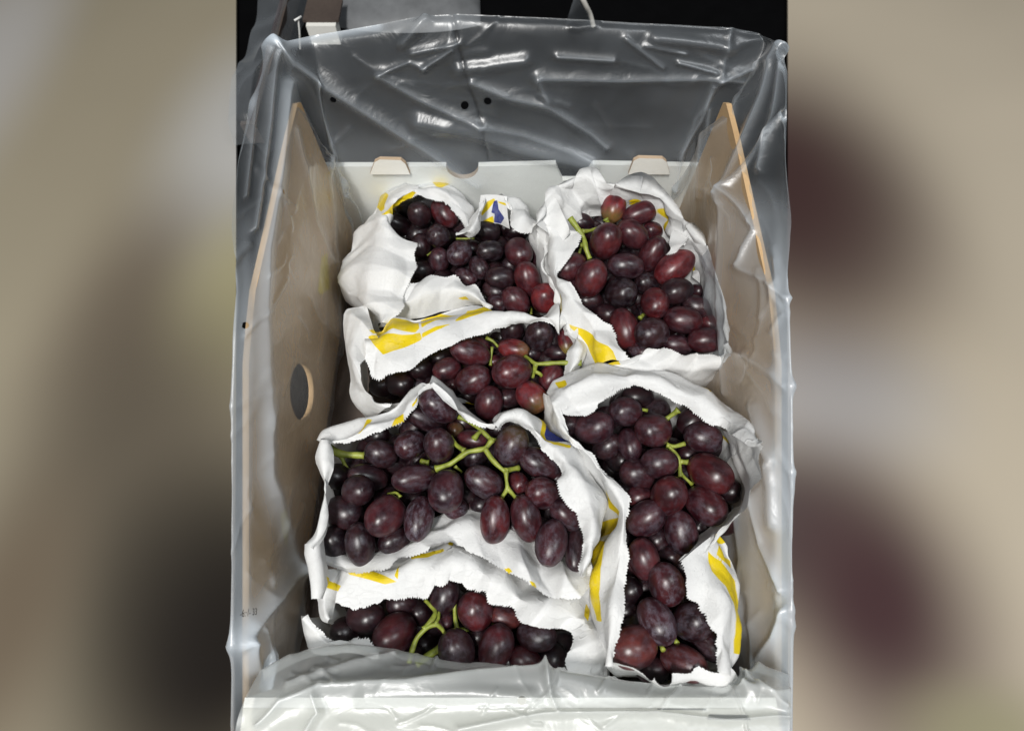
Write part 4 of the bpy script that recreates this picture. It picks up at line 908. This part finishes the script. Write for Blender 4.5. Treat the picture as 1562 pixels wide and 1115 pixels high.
# ================================================================== BACKGROUND beyond the crate
nb = thing('cardboard_crate', 'dim neighbouring crate wrapped in film, behind the far left corner', 'crate', tuple(at(380, 90, 0.0)))
def box(x0, y0, z0, x1, y1, z1):
    v = [(x, y, z) for z in (z0, z1) for (x, y) in ((x0, y0), (x1, y0), (x1, y1), (x0, y1))]
    f = [(0, 3, 2, 1), (4, 5, 6, 7), (0, 1, 5, 4), (1, 2, 6, 5), (2, 3, 7, 6), (3, 0, 4, 7)]; return v, f
ca, cb = at(366, 190, 0.03), at(447, -30, 0.03)
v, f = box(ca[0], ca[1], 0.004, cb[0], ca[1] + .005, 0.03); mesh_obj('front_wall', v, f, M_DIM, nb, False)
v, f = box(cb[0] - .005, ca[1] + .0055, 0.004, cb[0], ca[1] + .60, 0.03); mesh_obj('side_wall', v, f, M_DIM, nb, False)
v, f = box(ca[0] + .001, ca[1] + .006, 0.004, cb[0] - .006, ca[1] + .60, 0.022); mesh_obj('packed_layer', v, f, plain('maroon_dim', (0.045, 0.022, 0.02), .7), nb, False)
gx = np.linspace(ca[0] - .012, cb[0] + .008, 70); gy = np.linspace(ca[1] - .012, ca[1] + .60, 130)
PP = np.zeros((70, 130, 3))
for i, x in enumerate(gx):
    for j, y in enumerate(gy):
        q = Vector((x, y, 0.3)); 
        h = 0.040 + 0.012 * noise.noise(q * 14) + 0.016 * (0.3 - abs(noise.noise(q * 22 + Vector((2, 0, 0)))))
        drop = max(0, (x - cb[0] + .004)) * 3.5 + max(0, (ca[1] - y)) * 2.0
        PP[i, j] = (x, y, h - drop)
M_FILM2 = film_material('slack_film', 0.10, 0.4)
mesh_obj('film_cover', PP.reshape(-1, 3), grid_faces(70, 130), M_FILM2, nb, True, {'milky': np.zeros(70 * 130)})
# pale carton corner
c0 = at(464, 33, 0.03); c1 = at(512, 20, 0.03)
wc = thing('carton', 'small pale carton corner showing behind the far left of the liner', 'carton', (float(c0[0]), float(c0[1]), 0.0))
v, f = box(c0[0], c0[1], 0.0, c1[0], c1[1], 0.024); mesh_obj('body', v, f, M_WHITE, wc, False)
v, f = box(c0[0] - .004, c1[1] - .01, 0.0245, c1[0] + .004, c1[1] + .03, 0.0275); mesh_obj('lid_flap', v, f, M_DIM, wc, False)
# white zip-like strip standing by the neighbour crate
V = []; F = []
def tube(pts, rad, nseg=8):
    C = catmull(np.array(pts), 30); b0 = len(V); tg = np.gradient(C, axis=0); tg /= np.linalg.norm(tg, axis=1, keepdims=True)
    for i in range(30):
        a_ = np.cross(tg[i], [0.2, 0.1, 1]); a_ /= np.linalg.norm(a_) + 1e-9; b_ = np.cross(tg[i], a_)
        for k in range(nseg):
            t = 2 * math.pi * k / nseg; V.append(C[i] + rad * (math.cos(t) * a_ + math.sin(t) * b_))
    for i in range(29):
        for k in range(nseg): F.append((b0 + i*nseg + k, b0 + i*nseg + (k+1) % nseg, b0 + (i+1)*nseg + (k+1) % nseg, b0 + (i+1)*nseg + k))
tube([at(458, 75, 0.05), at(457, 50, 0.07), at(455, 29, 0.085)], 0.0011); tube([at(449, 32, 0.085), at(456, 28, 0.086), at(459, 26, 0.085)], 0.0012)
s = mesh_obj('strap', V, F, plain('white_strap', (0.7, 0.7, 0.68), .4)); s['label'] = 'thin white bent strap beside the dim film-wrapped crate'; s['category'] = 'strap'
# grey slack film lying behind, top centre
a = at(490, 22, 0.02); b = at(738, -110, 0.012)
gx = np.linspace(a[0], b[0], 90); gy = np.linspace(a[1], b[1] + .05, 70); PP = np.zeros((90, 70, 3))
for i, x in enumerate(gx):
    for j, y in enumerate(gy):
        q = Vector((x, y, 1)); e = math.sin(math.pi * i / 89) ** .7 * max(0.0, math.sin(math.pi * j / 69)) ** .5
        PP[i, j] = (x + .02 * noise.noise(q * 9), y + .06 * (i / 89 - .5) ** 2 - .01 * (1 - e), 0.002 + e * 0.035 + 0.01 * (0.5 + noise.noise(q * 16)) * e)
o = mesh_obj('film_bag', PP.reshape(-1, 3), grid_faces(90, 70), plain('grey_film', (0.15, 0.155, 0.16), .5))
o['label'] = 'blurred grey slack plastic lying behind the back of the liner'; o['category'] = 'plastic bag'
# loop of film with a white cord edge, top centre right
V = []; F = []
tube([at(905, 40, 0.02), at(900, 22, 0.035), at(893, 8, 0.05), at(886, -8, 0.06), at(884, -30, 0.05)], 0.0030)
lp = thing('film_scrap', 'small loop of clear film with a pale twisted edge, behind the liner at top centre', 'plastic scrap', tuple(at(890, 30, 0.004)))
mesh_obj('twisted_edge', V, F, plain('pale_cord', (0.62, 0.60, 0.55), .6), lp)
A1 = catmull([at(862, 40, 0.02), at(870, 15, .04), at(884, -30, .05)], 40); A2 = catmull([at(905, 40, 0.02), at(893, 8, .05), at(884, -30, .05)], 40)
PP = across([A1, (A1 + A2) / 2 + [0, 0, .008], A2], np.linspace(0, 1, 16)); mesh_obj('film', PP.reshape(-1, 3), grid_faces(40, 16), M_FILM2, lp, True, {'milky': np.zeros(640)})
